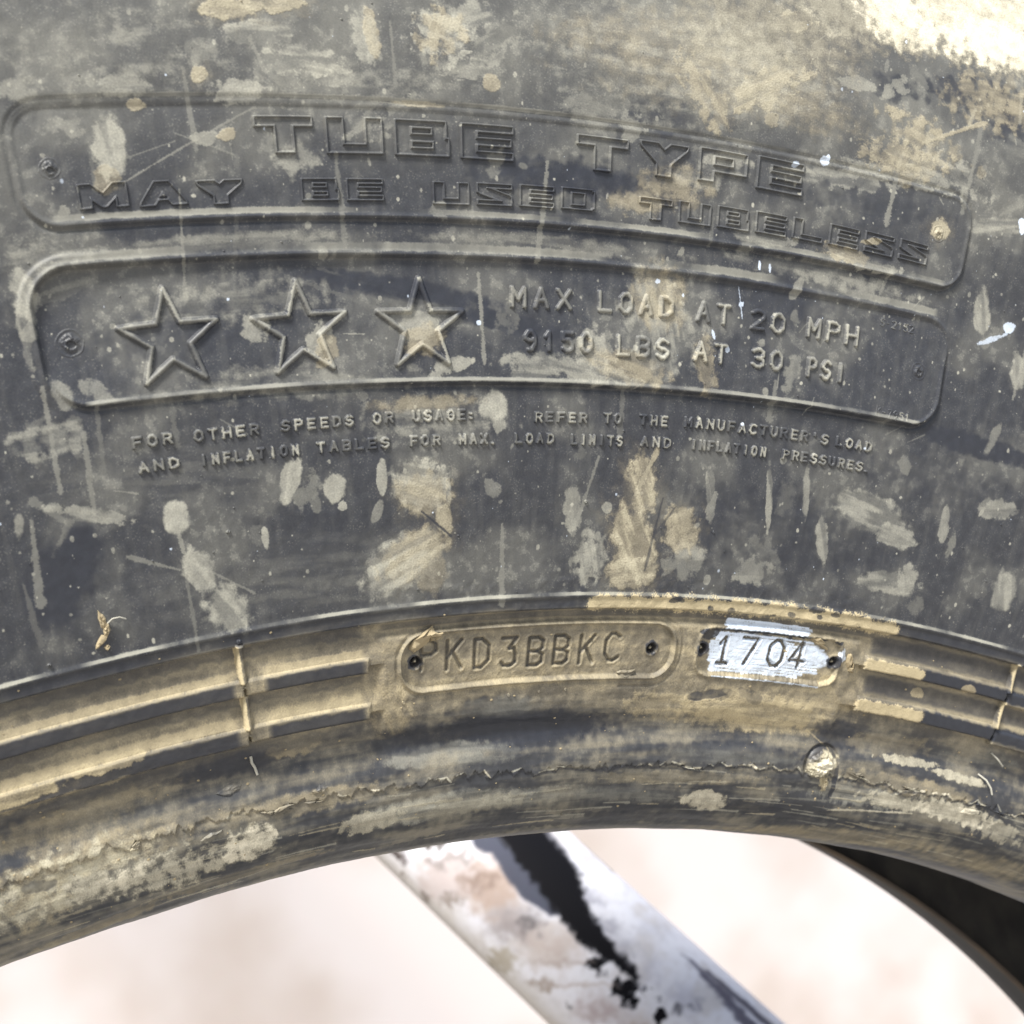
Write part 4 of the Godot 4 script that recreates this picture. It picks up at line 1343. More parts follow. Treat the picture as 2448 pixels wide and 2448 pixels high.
func lay_dirt() -> void:
	# dried films, smeared mud and rubbed patches where they lie
	blot(3, -1.97, 615.0, 31.2, 5.2, -2, 0.90, 0.45, 0.50)
	blot(3, -13.51, 538.3, 7.1, 12.6, -32, 0.95, 0.35, 0.35)
	blot(3, -13.09, 542.8, 4.6, 6.3, -22, 0.85, 0.40, 0.30)
	blot(3, -5.67, 589.5, 27.4, 3.0, -9, 0.90, 0.40, 0.35)
	blot(3, -3.27, 582.2, 15.2, 2.6, -10, 0.80, 0.40, 0.40)
	blot(3, 10.13, 568.9, 21.9, 3.6, -1, 0.90, 0.40, 0.40)
	blot(3, 3.96, 595.1, 17.9, 7.7, -4, 0.50, 0.60, 0.50)
	blot(3, -10.79, 582.0, 16.8, 6.3, 2, 0.60, 0.60, 0.50)
	blot(3, 4.96, 539.1, 40.3, 11.7, -0, 0.70, 0.60, 0.50)
	blot(3, -7.92, 538.2, 7.0, 10.2, -6, 0.60, 0.60, 0.50)
	blot(3, 8.86, 558.2, 24.8, 8.1, -1, 0.60, 0.50, 0.50)
	blot(3, 0.16, 631.1, 10.9, 4.8, 1, 0.70, 0.60, 0.60)
	blot(3, 8.09, 655.5, 20.0, 5.8, 8, 0.80, 0.30, 0.70)
	blot(3, 5.83, 650.5, 7.6, 4.3, -3, 0.80, 0.50, 0.70)
	blot(3, 9.00, 650.0, 7.8, 6.2, 17, 0.80, 0.40, 0.50)
	blot(3, 5.69, 621.7, 26.3, 7.8, 2, 0.60, 0.60, 0.60)
	blot(0, 0.70, 645.4, 58.2, 21.4, 3, 0.55, 0.90, 0.30)
	blot(0, -10.66, 638.3, 30.3, 11.2, -1, 0.45, 0.90, 0.50)
	blot(0, -6.13, 633.8, 38.4, 8.7, 3, 0.40, 0.90, 0.50)
	blot(0, -12.46, 600.5, 12.9, 6.0, 2, 0.45, 0.80, 0.50)
	blot(0, -9.31, 600.4, 34.7, 2.3, 1, 0.40, 0.80, 0.40)
	blot(0, -2.17, 600.3, 43.0, 2.3, -1, 0.35, 0.80, 0.40)
	blot(0, 4.74, 601.6, 36.4, 3.4, -2, 0.50, 0.80, 0.50)
	blot(0, -9.44, 589.3, 28.2, 6.4, 1, 0.42, 0.90, 0.60)
	blot(0, -8.11, 570.9, 37.4, 4.4, -1, 0.40, 0.90, 0.50)
	blot(5, 1.33, 645.4, 46.2, 14.0, 1, 0.30, 0.90, 0.40)
	blot(5, 3.33, 639.5, 23.1, 6.6, -4, 0.35, 0.90, 0.40)
	blot(5, -1.11, 648.3, 21.5, 4.8, 8, 0.25, 0.90, 0.50)
	blot(0, -7.46, 636.2, 9.7, 3.7, -4, 0.75, 0.15, 0.45)
	blot(0, -6.96, 633.4, 6.7, 2.4, -6, 0.60, 0.20, 0.50)
	blot(0, -8.18, 641.5, 8.7, 2.8, 2, 0.70, 0.20, 0.40)
	smear(0, -8.39, 640.4, -8.16, 633.6, 0.76, 0.43, 0.36)
	blot(5, -9.38, 633.1, 1.9, 1.9, -0, 0.60, 0.30, 0.50)
	blot(0, -8.69, 629.9, 6.5, 2.9, 5, 0.65, 0.30, 0.60)
	blot(5, -8.62, 646.0, 6.5, 2.8, 1, 0.75, 0.25, 0.60)
	blot(5, -7.84, 647.2, 7.7, 1.7, 2, 0.60, 0.30, 0.70)
	blot(0, -6.19, 641.3, 3.5, 7.2, 7, 0.65, 0.20, 0.35)
	blot(5, -6.08, 642.5, 1.9, 5.5, 7, 0.45, 0.30, 0.50)
	smear(0, -5.70, 645.0, -5.66, 631.9, 0.40, 0.56, 0.30)
	blot(0, -4.66, 642.5, 8.0, 7.2, -20, 0.70, 0.40, 0.80)
	blot(5, -4.71, 643.6, 5.7, 6.0, -20, 0.50, 0.40, 0.90)
	blot(0, -4.08, 636.4, 8.6, 2.7, 5, 0.50, 0.30, 0.40)
	smear(0, -6.16, 628.4, -5.09, 627.8, 0.17, 0.34, 0.42)
	blot(5, -5.19, 628.3, 5.9, 0.7, -1, 0.50, 0.30, 0.40)
	blot(0, -10.76, 631.3, 6.1, 2.4, -2, 0.55, 0.40, 0.50)
	blot(5, -10.58, 627.7, 2.0, 1.2, -2, 0.55, 0.30, 0.70)
	blot(0, -12.55, 631.3, 3.8, 2.6, -4, 0.50, 0.40, 0.50)
	blot(0, -11.16, 619.5, 4.3, 7.2, 3, 0.75, 0.15, 0.35)
	blot(5, -11.30, 613.5, 3.0, 3.0, -4, 0.30, 0.30, 0.50)
	smear(0, -11.03, 612.8, -8.42, 626.8, 0.21, 0.32, 0.36)
	smear(0, -11.25, 616.5, -9.96, 620.4, 0.16, 0.21, 0.27)
	smear(0, -9.94, 621.9, -8.91, 617.5, 0.16, 0.27, 0.30)
	blot(0, -9.37, 620.7, 3.2, 1.4, -1, 0.55, 0.30, 0.80)
	blot(5, -8.97, 621.4, 2.4, 1.2, 18, 0.50, 0.30, 0.80)
	smear(0, -8.93, 620.6, -8.95, 616.5, 0.16, 0.16, 0.30)
	blot(0, -7.70, 616.3, 5.6, 4.2, -0, 0.50, 0.60, 0.60)
	blot(0, 1.03, 618.6, 8.4, 4.4, -1, 0.50, 0.60, 0.60)
	blot(5, 0.53, 616.1, 11.0, 6.0, -1, 0.40, 0.50, 0.60)
	blot(5, -0.33, 611.4, 8.1, 3.6, -1, 0.45, 0.50, 0.60)
	blot(0, 1.76, 624.0, 8.6, 6.1, 9, 0.50, 0.40, 0.70)
	blot(0, 0.52, 585.7, 13.3, 15.9, 10, 0.50, 0.50, 0.45)
	blot(5, 0.41, 590.5, 8.4, 9.1, 14, 0.50, 0.50, 0.50)
	blot(5, -0.37, 574.0, 13.5, 4.2, -14, 0.45, 0.40, 0.50)
	blot(0, -1.31, 572.2, 14.7, 3.2, -10, 0.55, 0.40, 0.50)
	blot(0, -2.76, 572.9, 9.1, 3.5, 1, 0.50, 0.40, 0.60)
	blot(5, 1.72, 575.6, 3.4, 7.5, 13, 0.40, 0.40, 0.60)
	blot(0, -5.35, 582.1, 5.6, 4.3, -0, 0.60, 0.30, 0.40)
	blot(5, -5.25, 578.6, 5.4, 3.9, -1, 0.45, 0.40, 0.50)
	blot(0, -4.66, 572.8, 5.7, 1.8, 18, 0.60, 0.30, 0.60)
	blot(0, -7.58, 579.4, 2.7, 4.5, -33, 0.55, 0.30, 0.60)
	blot(5, -7.43, 577.1, 2.7, 3.9, -33, 0.35, 0.30, 0.60)
	blot(0, -8.88, 582.4, 3.3, 3.3, -4, 0.50, 0.40, 0.70)
	blot(0, -12.80, 573.6, 2.2, 3.6, 26, 0.40, 0.50, 0.50)
	blot(0, -12.17, 573.7, 4.0, 1.9, -40, 0.35, 0.50, 0.60)
	blot(0, -13.12, 593.2, 2.9, 6.0, 3, 0.60, 0.50, 0.50)
	blot(0, -13.24, 587.2, 1.4, 9.1, -2, 0.45, 0.50, 0.50)
	blot(0, -12.40, 593.8, 9.1, 1.8, 11, 0.40, 0.60, 0.60)
	blot(0, -13.24, 565.5, 8.9, 5.1, 0, 0.50, 0.50, 0.60)
	blot(0, -1.19, 577.1, 5.4, 7.2, 3, 0.60, 0.30, 0.70)
	smear(0, -8.12, 592.8, -5.70, 583.3, 0.45, 0.79, 0.13)
	smear(0, -7.45, 594.2, -5.21, 586.6, 0.40, 0.69, 0.12)
	blot(0, -3.66, 564.0, 3.8, 4.2, -0, 0.75, 0.12, 0.30)
	blot(0, -3.52, 559.9, 2.0, 2.3, -0, 0.50, 0.30, 0.50)
	blot(5, -5.30, 564.9, 14.7, 2.3, 2, 0.35, 0.80, 0.50)
	blot(0, -4.93, 561.4, 19.8, 6.9, -2, 0.45, 0.70, 0.60)
	blot(0, -11.02, 546.2, 3.0, 4.1, -1, 0.80, 0.10, 0.20)
	smear(0, -11.01, 542.9, -10.97, 539.0, 0.44, 0.55, 0.42)
	blot(0, -10.69, 534.6, 3.7, 5.8, 21, 0.80, 0.12, 0.35)
	blot(0, -10.16, 525.3, 5.5, 6.9, 26, 0.75, 0.12, 0.40)
	smear(0, -10.83, 536.5, -9.51, 527.7, 0.39, 0.28, 0.30)
	smear(0, -12.15, 539.9, -10.87, 534.4, 0.66, 0.27, 0.30)
	blot(0, -12.73, 549.7, 9.2, 1.7, -21, 0.55, 0.30, 0.60)
	smear(0, -13.79, 554.4, -13.23, 549.0, 1.05, 0.74, 0.24)
	smear(0, -13.17, 548.9, -13.63, 542.9, 0.96, 0.53, 0.24)
	blot(0, -8.47, 550.7, 2.3, 5.5, -20, 0.80, 0.12, 0.35)
	blot(0, -7.46, 548.0, 2.8, 3.4, -5, 0.75, 0.12, 0.30)
	blot(0, -9.14, 539.1, 0.9, 2.5, 2, 0.70, 0.12, 0.30)
	blot(0, -6.36, 549.4, 1.4, 4.1, -4, 0.65, 0.20, 0.30)
	blot(0, -7.32, 543.9, 1.2, 1.1, -5, 0.75, 0.12, 0.40)
	blot(0, -6.71, 528.9, 1.2, 1.4, -6, 0.60, 0.20, 0.40)
	blot(0, -6.18, 527.8, 1.2, 1.1, -5, 0.60, 0.20, 0.40)
	blot(0, -5.41, 547.1, 8.2, 6.5, -13, 0.85, 0.12, 0.40)
	blot(5, -5.35, 545.3, 7.5, 5.8, -17, 0.55, 0.20, 0.45)
	blot(5, -4.86, 539.2, 2.2, 4.1, 8, 0.60, 0.15, 0.30)
	blot(0, -5.91, 529.9, 11.6, 7.1, 27, 0.85, 0.10, 0.30)
	blot(5, -5.64, 531.5, 10.2, 5.9, 29, 0.60, 0.15, 0.35)
	blot(5, -5.17, 526.4, 4.3, 5.2, -4, 0.30, 0.30, 0.40)
	smear(3, -5.42, 541.3, -4.70, 535.3, 0.30, 0.42, 0.90)
	blot(0, -0.99, 529.1, 4.9, 7.6, 7, 0.70, 0.15, 0.50)
	blot(0, -1.53, 540.7, 2.7, 5.7, 6, 0.60, 0.20, 0.40)
	smear(0, -0.92, 553.0, -1.48, 534.6, 0.31, 0.75, 0.30)
	blot(5, 0.33, 546.7, 4.6, 8.5, 19, 0.80, 0.12, 0.40)
	blot(5, 0.27, 532.3, 6.5, 12.2, 22, 0.85, 0.12, 0.40)
	blot(5, 1.57, 536.5, 5.5, 6.4, 21, 0.70, 0.15, 0.50)
	blot(5, 0.27, 525.4, 7.8, 4.4, 8, 0.75, 0.15, 0.40)
	blot(0, 1.77, 529.0, 7.1, 5.3, 12, 0.60, 0.25, 0.50)
	smear(3, 0.93, 543.8, 0.65, 526.1, 0.32, 0.45, 0.70)
	smear(3, 1.33, 542.1, 0.82, 535.0, 0.26, 0.38, 0.60)
	smear(5, 0.64, 554.9, 0.17, 544.8, 0.76, 1.01, 0.50)
	blot(0, 7.12, 546.4, 13.5, 5.8, -9, 0.65, 0.12, 0.30)
	blot(0, 8.13, 541.8, 7.2, 3.5, -7, 0.60, 0.20, 0.40)
	blot(0, 8.27, 529.6, 10.8, 3.3, 2, 0.60, 0.15, 0.40)
	blot(0, 8.85, 531.1, 3.6, 5.0, 9, 0.60, 0.15, 0.40)
	blot(0, 12.20, 534.7, 4.8, 6.3, 13, 0.65, 0.15, 0.30)
	blot(0, 5.84, 537.4, 2.1, 6.9, 16, 0.60, 0.20, 0.40)
	blot(0, 3.99, 546.0, 1.0, 9.2, 9, 0.55, 0.20, 0.30)
	blot(0, 5.07, 548.4, 1.1, 7.9, 10, 0.50, 0.20, 0.40)
	blot(0, 3.90, 527.6, 6.0, 4.0, 5, 0.50, 0.30, 0.70)
	blot(0, 2.26, 545.8, 1.4, 7.7, 10, 0.55, 0.20, 0.40)
	blot(0, 11.14, 554.3, 6.8, 3.1, 13, 0.50, 0.20, 0.40)
	blot(0, 9.57, 547.0, 1.7, 5.5, 11, 0.55, 0.20, 0.40)
	blot(0, 9.22, 624.5, 10.4, 2.9, 15, 0.65, 0.12, 0.30)
	blot(0, 9.29, 602.2, 3.0, 7.0, 14, 0.65, 0.15, 0.30)
	blot(0, 4.89, 626.3, 13.8, 3.8, 5, 0.50, 0.30, 0.60)
	blot(5, 5.93, 632.7, 10.7, 3.5, -4, 0.50, 0.30, 0.90)
	smear(0, 8.21, 647.3, 8.11, 625.1, 0.95, 0.82, 0.30)
	blot(0, 10.75, 590.5, 3.1, 5.5, 14, 0.60, 0.20, 0.40)
	blot(5, 5.74, 612.0, 3.1, 1.0, 11, 0.55, 0.30, 0.60)
	blot(5, 5.08, 607.4, 9.1, 2.3, -6, 0.50, 0.40, 0.70)
	blot(0, 2.93, 607.4, 10.3, 2.0, 2, 0.50, 0.40, 0.60)
	blot(0, 5.85, 606.4, 10.9, 1.8, -1, 0.60, 0.30, 0.60)
	blot(0, 3.52, 623.5, 8.9, 1.8, 4, 0.50, 0.50, 0.60)
	blot(0, 3.01, 645.2, 17.0, 8.1, -6, 0.50, 0.50, 0.60)
	blot(0, 6.28, 629.6, 23.5, 2.6, 3, 0.45, 0.50, 0.70)
	blot(5, 7.55, 619.3, 3.6, 2.9, 13, 0.70, 0.20, 0.50)
	blot(4, 7.66, 677.5, 37.1, 15.9, 8, 0.95, 0.25, 0.35)
	blot(4, 8.70, 670.9, 26.3, 7.9, 12, 0.95, 0.30, 0.40)
	blot(4, 5.70, 668.9, 15.5, 9.3, -18, 0.90, 0.30, 0.40)
	blot(4, 4.48, 666.4, 22.1, 9.2, -4, 0.50, 0.50, 0.50)
	blot(5, 8.54, 655.6, 18.5, 8.7, 9, 0.50, 0.50, 0.90)
	blot(5, 6.68, 640.0, 13.5, 5.8, -12, 0.60, 0.50, 0.90)
	blot(0, 7.70, 633.4, 17.5, 5.5, -2, 0.60, 0.50, 0.80)
	blot(5, 6.21, 633.4, 9.0, 5.6, -12, 0.50, 0.40, 0.90)
	smear(5, 8.33, 649.1, 6.71, 638.8, 0.68, 0.54, 0.50)
	blot(4, 2.55, 655.7, 34.6, 12.2, 2, 0.40, 0.80, 0.40)
	blot(1, -12.18, 500.1, 45.5, 13.0, 0, 0.35, 0.90, 0.20)
	blot(1, -7.36, 502.2, 18.1, 8.7, 3, 0.50, 0.80, 0.30)
	blot(1, -2.39, 504.4, 36.7, 7.7, -1, 0.55, 0.70, 0.20)
	blot(1, 4.57, 503.3, 40.6, 8.2, -1, 0.50, 0.70, 0.30)
	blot(1, -6.23, 497.6, 8.3, 9.3, 23, 0.60, 0.50, 0.30)
	blot(3, -2.82, 487.5, 36.8, 5.3, -1, 1.00, 0.50, 0.25)
	blot(3, -2.03, 488.7, 27.8, 4.6, -2, 1.00, 0.40, 0.25)
	blot(3, -3.35, 493.5, 12.7, 4.0, -0, 0.90, 0.30, 0.30)
	blot(0, -3.05, 494.2, 14.8, 3.4, -1, 0.30, 0.60, 0.20)
	blot(3, -5.62, 486.1, 8.4, 6.1, 29, 0.80, 0.50, 0.40)
	blot(1, 4.98, 491.5, 29.3, 6.2, -1, 0.95, 0.25, 0.35)
	blot(1, 1.90, 492.9, 13.4, 5.0, 1, 0.70, 0.40, 0.40)
	blot(1, 7.96, 496.9, 11.7, 6.2, -2, 0.60, 0.50, 0.50)
	blot(3, 3.39, 495.8, 7.4, 1.3, 10, 0.90, 0.30, 0.40)
	blot(3, 4.81, 496.1, 4.3, 1.6, -21, 0.70, 0.20, 0.50)
	blot(3, 8.38, 487.9, 9.6, 4.7, -7, 0.95, 0.15, 0.20)
	smear(1, 7.18, 488.2, 8.15, 484.0, 0.21, 0.35, 0.50)
	blot(3, 4.60, 481.0, 31.6, 3.2, -0, 0.90, 0.50, 0.30)
	blot(0, 4.61, 480.6, 28.5, 3.4, -0, 0.22, 0.80, 0.30)
	blot(0, -4.37, 483.1, 20.0, 3.2, -3, 0.42, 0.40, 0.30)
	blot(1, 10.40, 487.9, 15.4, 4.2, 4, 0.30, 0.40, 0.50)
	blot(0, 13.69, 489.9, 19.7, 6.0, 4, 0.30, 0.70, 0.30)
	blot(3, -10.50, 489.7, 16.0, 3.0, 1, 0.90, 0.40, 0.40)
	blot(1, -8.82, 490.9, 7.1, 3.0, -1, 0.45, 0.50, 0.50)
	blot(1, -14.35, 488.1, 25.0, 4.8, 2, 0.40, 0.50, 0.30)
	blot(1, -14.86, 495.1, 13.3, 2.8, 2, 0.75, 0.25, 0.35)
	blot(1, -13.67, 495.4, 6.3, 2.4, -2, 0.70, 0.30, 0.60)
	blot(4, -14.95, 475.5, 24.0, 7.5, 4, 0.80, 0.50, 0.60)
	blot(4, -10.30, 471.8, 7.1, 4.6, -2, 0.90, 0.30, 0.50)
	blot(4, -12.33, 470.4, 16.9, 4.6, -0, 0.70, 0.40, 0.70)
	blot(1, -15.93, 473.6, 9.2, 7.6, 1, 0.50, 0.40, 0.60)
	blot(1, -13.28, 478.3, 17.4, 3.7, -0, 0.40, 0.50, 0.50)
	blot(3, -8.36, 468.2, 8.8, 3.8, -3, 0.80, 0.30, 0.60)
	blot(3, -15.71, 476.5, 4.1, 1.5, -10, 0.70, 0.30, 0.40)
	blot(0, -4.92, 471.4, 25.1, 4.0, 1, 0.75, 0.50, 0.25)
	blot(4, -6.82, 470.5, 8.8, 2.9, 4, 0.60, 0.30, 0.70)
	blot(4, -3.60, 470.6, 15.1, 2.6, -1, 0.35, 0.50, 0.40)
	blot(0, -1.74, 470.6, 17.0, 3.3, -0, 0.55, 0.50, 0.30)
	blot(3, 2.32, 467.8, 34.1, 5.5, -2, 0.80, 0.50, 0.30)
	blot(0, 1.28, 470.2, 27.2, 3.6, -2, 0.28, 0.70, 0.40)
	blot(4, 4.20, 468.2, 7.4, 3.0, -3, 0.80, 0.25, 0.50)
	blot(3, 6.07, 466.9, 9.8, 2.4, -0, 0.80, 0.30, 0.50)
	blot(0, 9.71, 473.6, 20.4, 4.1, 2, 0.50, 0.50, 0.60)
	blot(4, 11.22, 473.5, 12.4, 2.4, -1, 0.70, 0.30, 0.80)
	blot(4, 13.61, 474.1, 16.5, 3.3, -2, 0.80, 0.25, 0.70)
	smear(4, 8.81, 468.5, 12.03, 471.4, 0.29, 0.36, 0.70)
	blot(4, 15.64, 472.0, 11.4, 3.1, -2, 0.60, 0.30, 0.70)
	blot(4, 11.21, 484.5, 10.5, 1.2, 1, 0.70, 0.25, 0.70)
	blot(4, 13.44, 483.3, 11.0, 1.3, -2, 0.70, 0.25, 0.70)
	blot(1, 9.79, 460.8, 49.5, 3.5, 4, 0.50, 0.60, 0.30)
	blot(1, 16.47, 461.5, 22.2, 5.0, 2, 0.50, 0.60, 0.30)
	blot(3, -4.42, 461.2, 25.0, 2.4, 5, 0.90, 0.30, 0.40)
	blot(3, 0.44, 463.1, 33.6, 2.1, -1, 0.90, 0.30, 0.40)
	blot(1, -10.62, 464.0, 24.0, 1.4, 0, 0.35, 0.50, 0.40)
	blot(1, -14.62, 461.5, 17.7, 1.8, 6, 0.40, 0.50, 0.40)
	blot(0, -8.00, 529.1, 61.0, 12.7, -3, 0.22, 1.00, 0.10)
	blot(0, -11.23, 554.7, 44.3, 9.6, -5, 0.20, 1.00, 0.10)
	blot(3, -13.52, 537.8, 6.7, 11.5, -32, 1.00, 0.45, 0.35)
	blot(3, -13.07, 543.9, 3.7, 5.3, -22, 1.00, 0.50, 0.30)
	blot(3, -5.55, 589.5, 23.9, 2.5, -9, 1.00, 0.50, 0.30)
	blot(3, -3.65, 583.3, 11.3, 2.4, -10, 1.00, 0.50, 0.30)
	blot(3, 10.14, 568.5, 23.6, 3.3, -1, 1.00, 0.50, 0.30)
	blot(3, -1.73, 615.2, 19.7, 3.9, -0, 1.00, 0.60, 0.40)
	blot(1, -14.58, 479.5, 24.1, 6.1, 3, 0.50, 0.50, 0.40)
	blot(1, -8.92, 478.4, 28.9, 3.1, -2, 0.45, 0.50, 0.40)
	blot(1, 2.96, 474.4, 30.7, 2.1, 0, 0.40, 0.60, 0.40)
	blot(1, 11.13, 478.3, 31.6, 3.0, 0, 0.45, 0.50, 0.50)
	blot(1, 5.95, 495.1, 19.4, 5.0, -2, 0.50, 0.40, 0.50)
	blot(1, -4.17, 499.9, 26.3, 2.1, -2, 0.50, 0.40, 0.40)
	blot(2, 4.32, 629.0, 0.6, 1.1, 11, 0.90, 0.20, 0.30)
	blot(2, 4.23, 628.5, 1.4, 1.3, 28, 0.60, 0.20, 0.40)
	blot(2, 9.86, 626.7, 1.2, 2.2, 16, 0.90, 0.20, 0.40)
	blot(2, 2.90, 601.1, 0.4, 1.1, 8, 0.80, 0.20, 0.30)
	blot(2, 3.18, 600.9, 0.4, 1.3, 9, 0.80, 0.20, 0.30)
	blot(2, 2.53, 591.1, 1.2, 0.8, 43, 0.70, 0.20, 0.90)
	blot(2, 0.35, 594.1, 0.7, 0.6, 6, 0.70, 0.30, 0.80)
	blot(2, -3.98, 582.3, 0.6, 0.7, 1, 0.70, 0.30, 0.40)
	blot(2, -9.34, 588.9, 0.4, 0.4, -4, 0.80, 0.20, 0.40)
	blot(2, 1.86, 583.3, 0.4, 1.3, 24, 0.70, 0.20, 0.50)
	blot(2, 2.26, 580.0, 0.7, 0.8, 7, 0.70, 0.20, 0.50)
	blot(2, 10.20, 601.1, 1.9, 1.5, 40, 0.70, 0.30, 0.90)
	blot(2, 9.74, 596.4, 4.3, 0.8, 30, 0.60, 0.30, 0.90)
	blot(2, 2.91, 562.9, 0.4, 0.4, 6, 0.70, 0.20, 0.50)
	smear(2, 2.44, 595.4, 2.60, 588.0, 0.13, 0.19, 0.50)
	blot(2, 3.49, 625.9, 1.2, 0.8, 36, 0.60, 0.30, 0.90)
	# dust in the corners and on the ledges
	ragged = 0.45
	arc_dust(0, -12.4, 8.0, 605.6, 0.8, 0.45, 0.9)
	arc_dust(0, -12.4, 8.0, 598.2, 1.2, 0.40, 0.8)
	arc_dust(0, -12.4, 8.0, 569.8, 0.6, 0.40, 0.8)
	arc_dust(0, -12.0, 7.8, 628.6, 0.6, 0.35, 0.8)
	arc_dust(0, -17.5, 19.5, 520.4, 0.5, 0.6)
	for d in [-17.5, -9.5]:
		var e: float = -10.2 if d < -10.0 else -6.9
		arc_dust(1, d, e, 510.0, 1.3, 0.6)
		arc_dust(1, d, e, 499.6, 1.6, 0.65)
		arc_dust(3, d, e, 507.0, 2.1, 0.93)
		arc_dust(3, d, e, 496.2, 2.2, 0.93)
	ragged = 1.2
	arc_dust(3, -17.5, -6.9, 514.9, 1.6, 0.6)
	arc_dust(3, -17.5, -6.9, 503.9, 1.4, 0.55)
	arc_dust(3, -17.5, -6.9, 491.6, 2.4, 0.55)
	ragged = 0.45
	arc_dust(3, -17.5, -1.2, 518.4, 1.3, 0.6)
	arc_dust(3, 8.8, 19.5, 518.4, 1.3, 0.7)
	arc_dust(3, -6.5, 8.5, 515.2, 0.9, 0.6)
	arc_dust(3, 8.4, 19.5, 507.8, 2.2, 1.0)
	arc_dust(3, 8.5, 19.5, 497.2, 2.4, 1.0)
	arc_dust(3, 8.4, 19.5, 513.0, 3.0, 0.75)
	arc_dust(3, 8.6, 19.5, 502.6, 2.8, 0.75)
	for twice in 2:
		smear(1, 8.45, 508.1, 10.3, 507.9, 1.9, 1.9, 1.0)
		smear(1, 8.6, 497.3, 10.8, 497.2, 2.0, 2.0, 1.0)
	blot(1, 12.2, 507.2, 2.6, 1.4, 0.0, 0.6, 0.2, 0.4)
	blot(1, 10.6, 503.0, 2.4, 1.4, 0.0, 0.6, 0.2, 0.5)
	smear(1, 13.62, 516.5, 13.72, 509.8, 0.7, 0.7, 0.85)
	smear(1, 13.72, 505.8, 13.80, 499.4, 0.8, 0.8, 0.9)
	smear(1, -10.08, 516.5, -10.05, 509.0, 0.7, 0.7, 0.9)
	smear(1, -10.06, 505.5, -10.03, 498.6, 0.7, 0.7, 0.9)
	var e0 := -11.0
	while e0 < 19.0:
		var e1 := e0 + rng.randf_range(0.08, 0.3)
		smear(3, e0, crack_at(e0) - 0.4, e1, crack_at(e1) - 0.4, 0.4, 0.4, 0.5 if e0 > -3.0 else 0.2)
		if rng.randf() < (0.3 if e0 < 2.0 else 0.7):
			smear(4 if rng.randf() < 0.5 else 0, e0, crack_at(e0) + 0.25, e1, crack_at(e1) + 0.25, rng.randf_range(0.1, 0.45), rng.randf_range(0.1, 0.45), rng.randf_range(0.4, 0.9))
		e0 = e1
	ragged = 1.0
	blot(3, 7.7, 483.4, 5.0, 1.3, 28.0, 1.0, 0.3, 0.4)
	blot(3, 8.62, 476.0, 0.8, 6.0, 8.0, 1.0, 0.3, 0.4)
	blot(5, 8.0, 480.2, 5.0, 3.4, 25.0, 1.0, 0.2, 0.4)
	blot(4, 8.1, 480.4, 3.6, 2.2, 25.0, 0.8, 0.3, 0.5)
	blot(1, 8.25, 475.6, 1.3, 3.0, 10.0, 0.8, 0.3, 0.8)
	# caked stretch of the raised band
	var d0 := -0.7
	while d0 < 8.7:
		smear(1, d0, 518.1, d0 + 0.3, 518.1, 2.4, 2.4, 1.0)
		d0 += 0.25
	blot(1, -0.3, 518.3, 3.0, 1.7, 0.0, 1.0, 0.1, 0.2)
	for k in 9:
		blot(3, rng.randf_range(1.6, 7.6), rng.randf_range(516.9, 519.8), rng.randf_range(0.8, 2.6), rng.randf_range(0.4, 0.9), rng.randf_range(-30, 30), 0.9, 0.15, 0.6)
	blot(1, -15.9, 497.2, 13.0, 2.2, 0.0, 0.95, 0.2, 0.35)
	blot(1, -13.4, 498.2, 9.0, 1.6, 0.0, 0.8, 0.3, 0.6)
	# drops that ran and dried, spatter, scratches
	for k in 120:
		var deg := rng.randf_range(-17.8, 19.8)
		var mm := rng.randf_range(627.0, 695.0)
		var r := rng.randf_range(1.2, 5.5)
		blot(0 if rng.randf() < 0.7 else 5, deg, mm, r * rng.randf_range(0.8, 3.0), r, rng.randf_range(-50, 40), rng.randf_range(0.2, 0.6), 0.3, rng.randf_range(0.5, 1.1))
	for k in 34:
		var deg := rng.randf_range(-17.8, 19.8)
		var mm := rng.randf_range(525.0, 627.0)
		var r := rng.randf_range(1.0, 4.0)
		blot(0, deg, mm, r, r * rng.randf_range(0.6, 2.6), rng.randf_range(-60, 60), rng.randf_range(0.12, 0.4), 0.5, rng.randf_range(0.5, 1.1))
	for k in 210:
		var deg := rng.randf_range(-17.8, 19.8)
		var mm := rng.randf_range(524.0, 690.0)
		if n_low[int(ty(mm)) * TW + int(tx(deg)) % TW] < 95 and rng.randf() < 0.6:
			continue
		var r := 0.3 + 1.5 * pow(rng.randf(), 3.0)
		blot(0, deg, mm, r, r * (1.0 + 2.4 * pow(rng.randf(), 2.0)), rng.randf_range(-35, 20), 0.12 + 0.45 * rng.randf(), rng.randf_range(0.2, 0.7), rng.randf_range(0.2, 0.8))
	for k in 40:
		var deg := rng.randf_range(-17.8, 19.8)
		var mm := rng.randf_range(535.0, 670.0)
		smear(0, deg, mm, deg + rng.randf_range(-0.25, 0.1), mm - rng.randf_range(4.0, 22.0), rng.randf_range(0.3, 0.7), rng.randf_range(0.5, 1.2), rng.randf_range(0.12, 0.38))
	for k in 34:
		var deg := rng.randf_range(-17.8, 19.8)
		var mm := rng.randf_range(524.0, 690.0)
		var a := rng.randf_range(0.0, TAU)
		var l := rng.randf_range(1.5, 9.0)
		smear(0, deg, mm, deg + cos(a) * l * 0.1, mm + sin(a) * l * 0.6, 0.14, 0.24, rng.randf_range(0.2, 0.5))
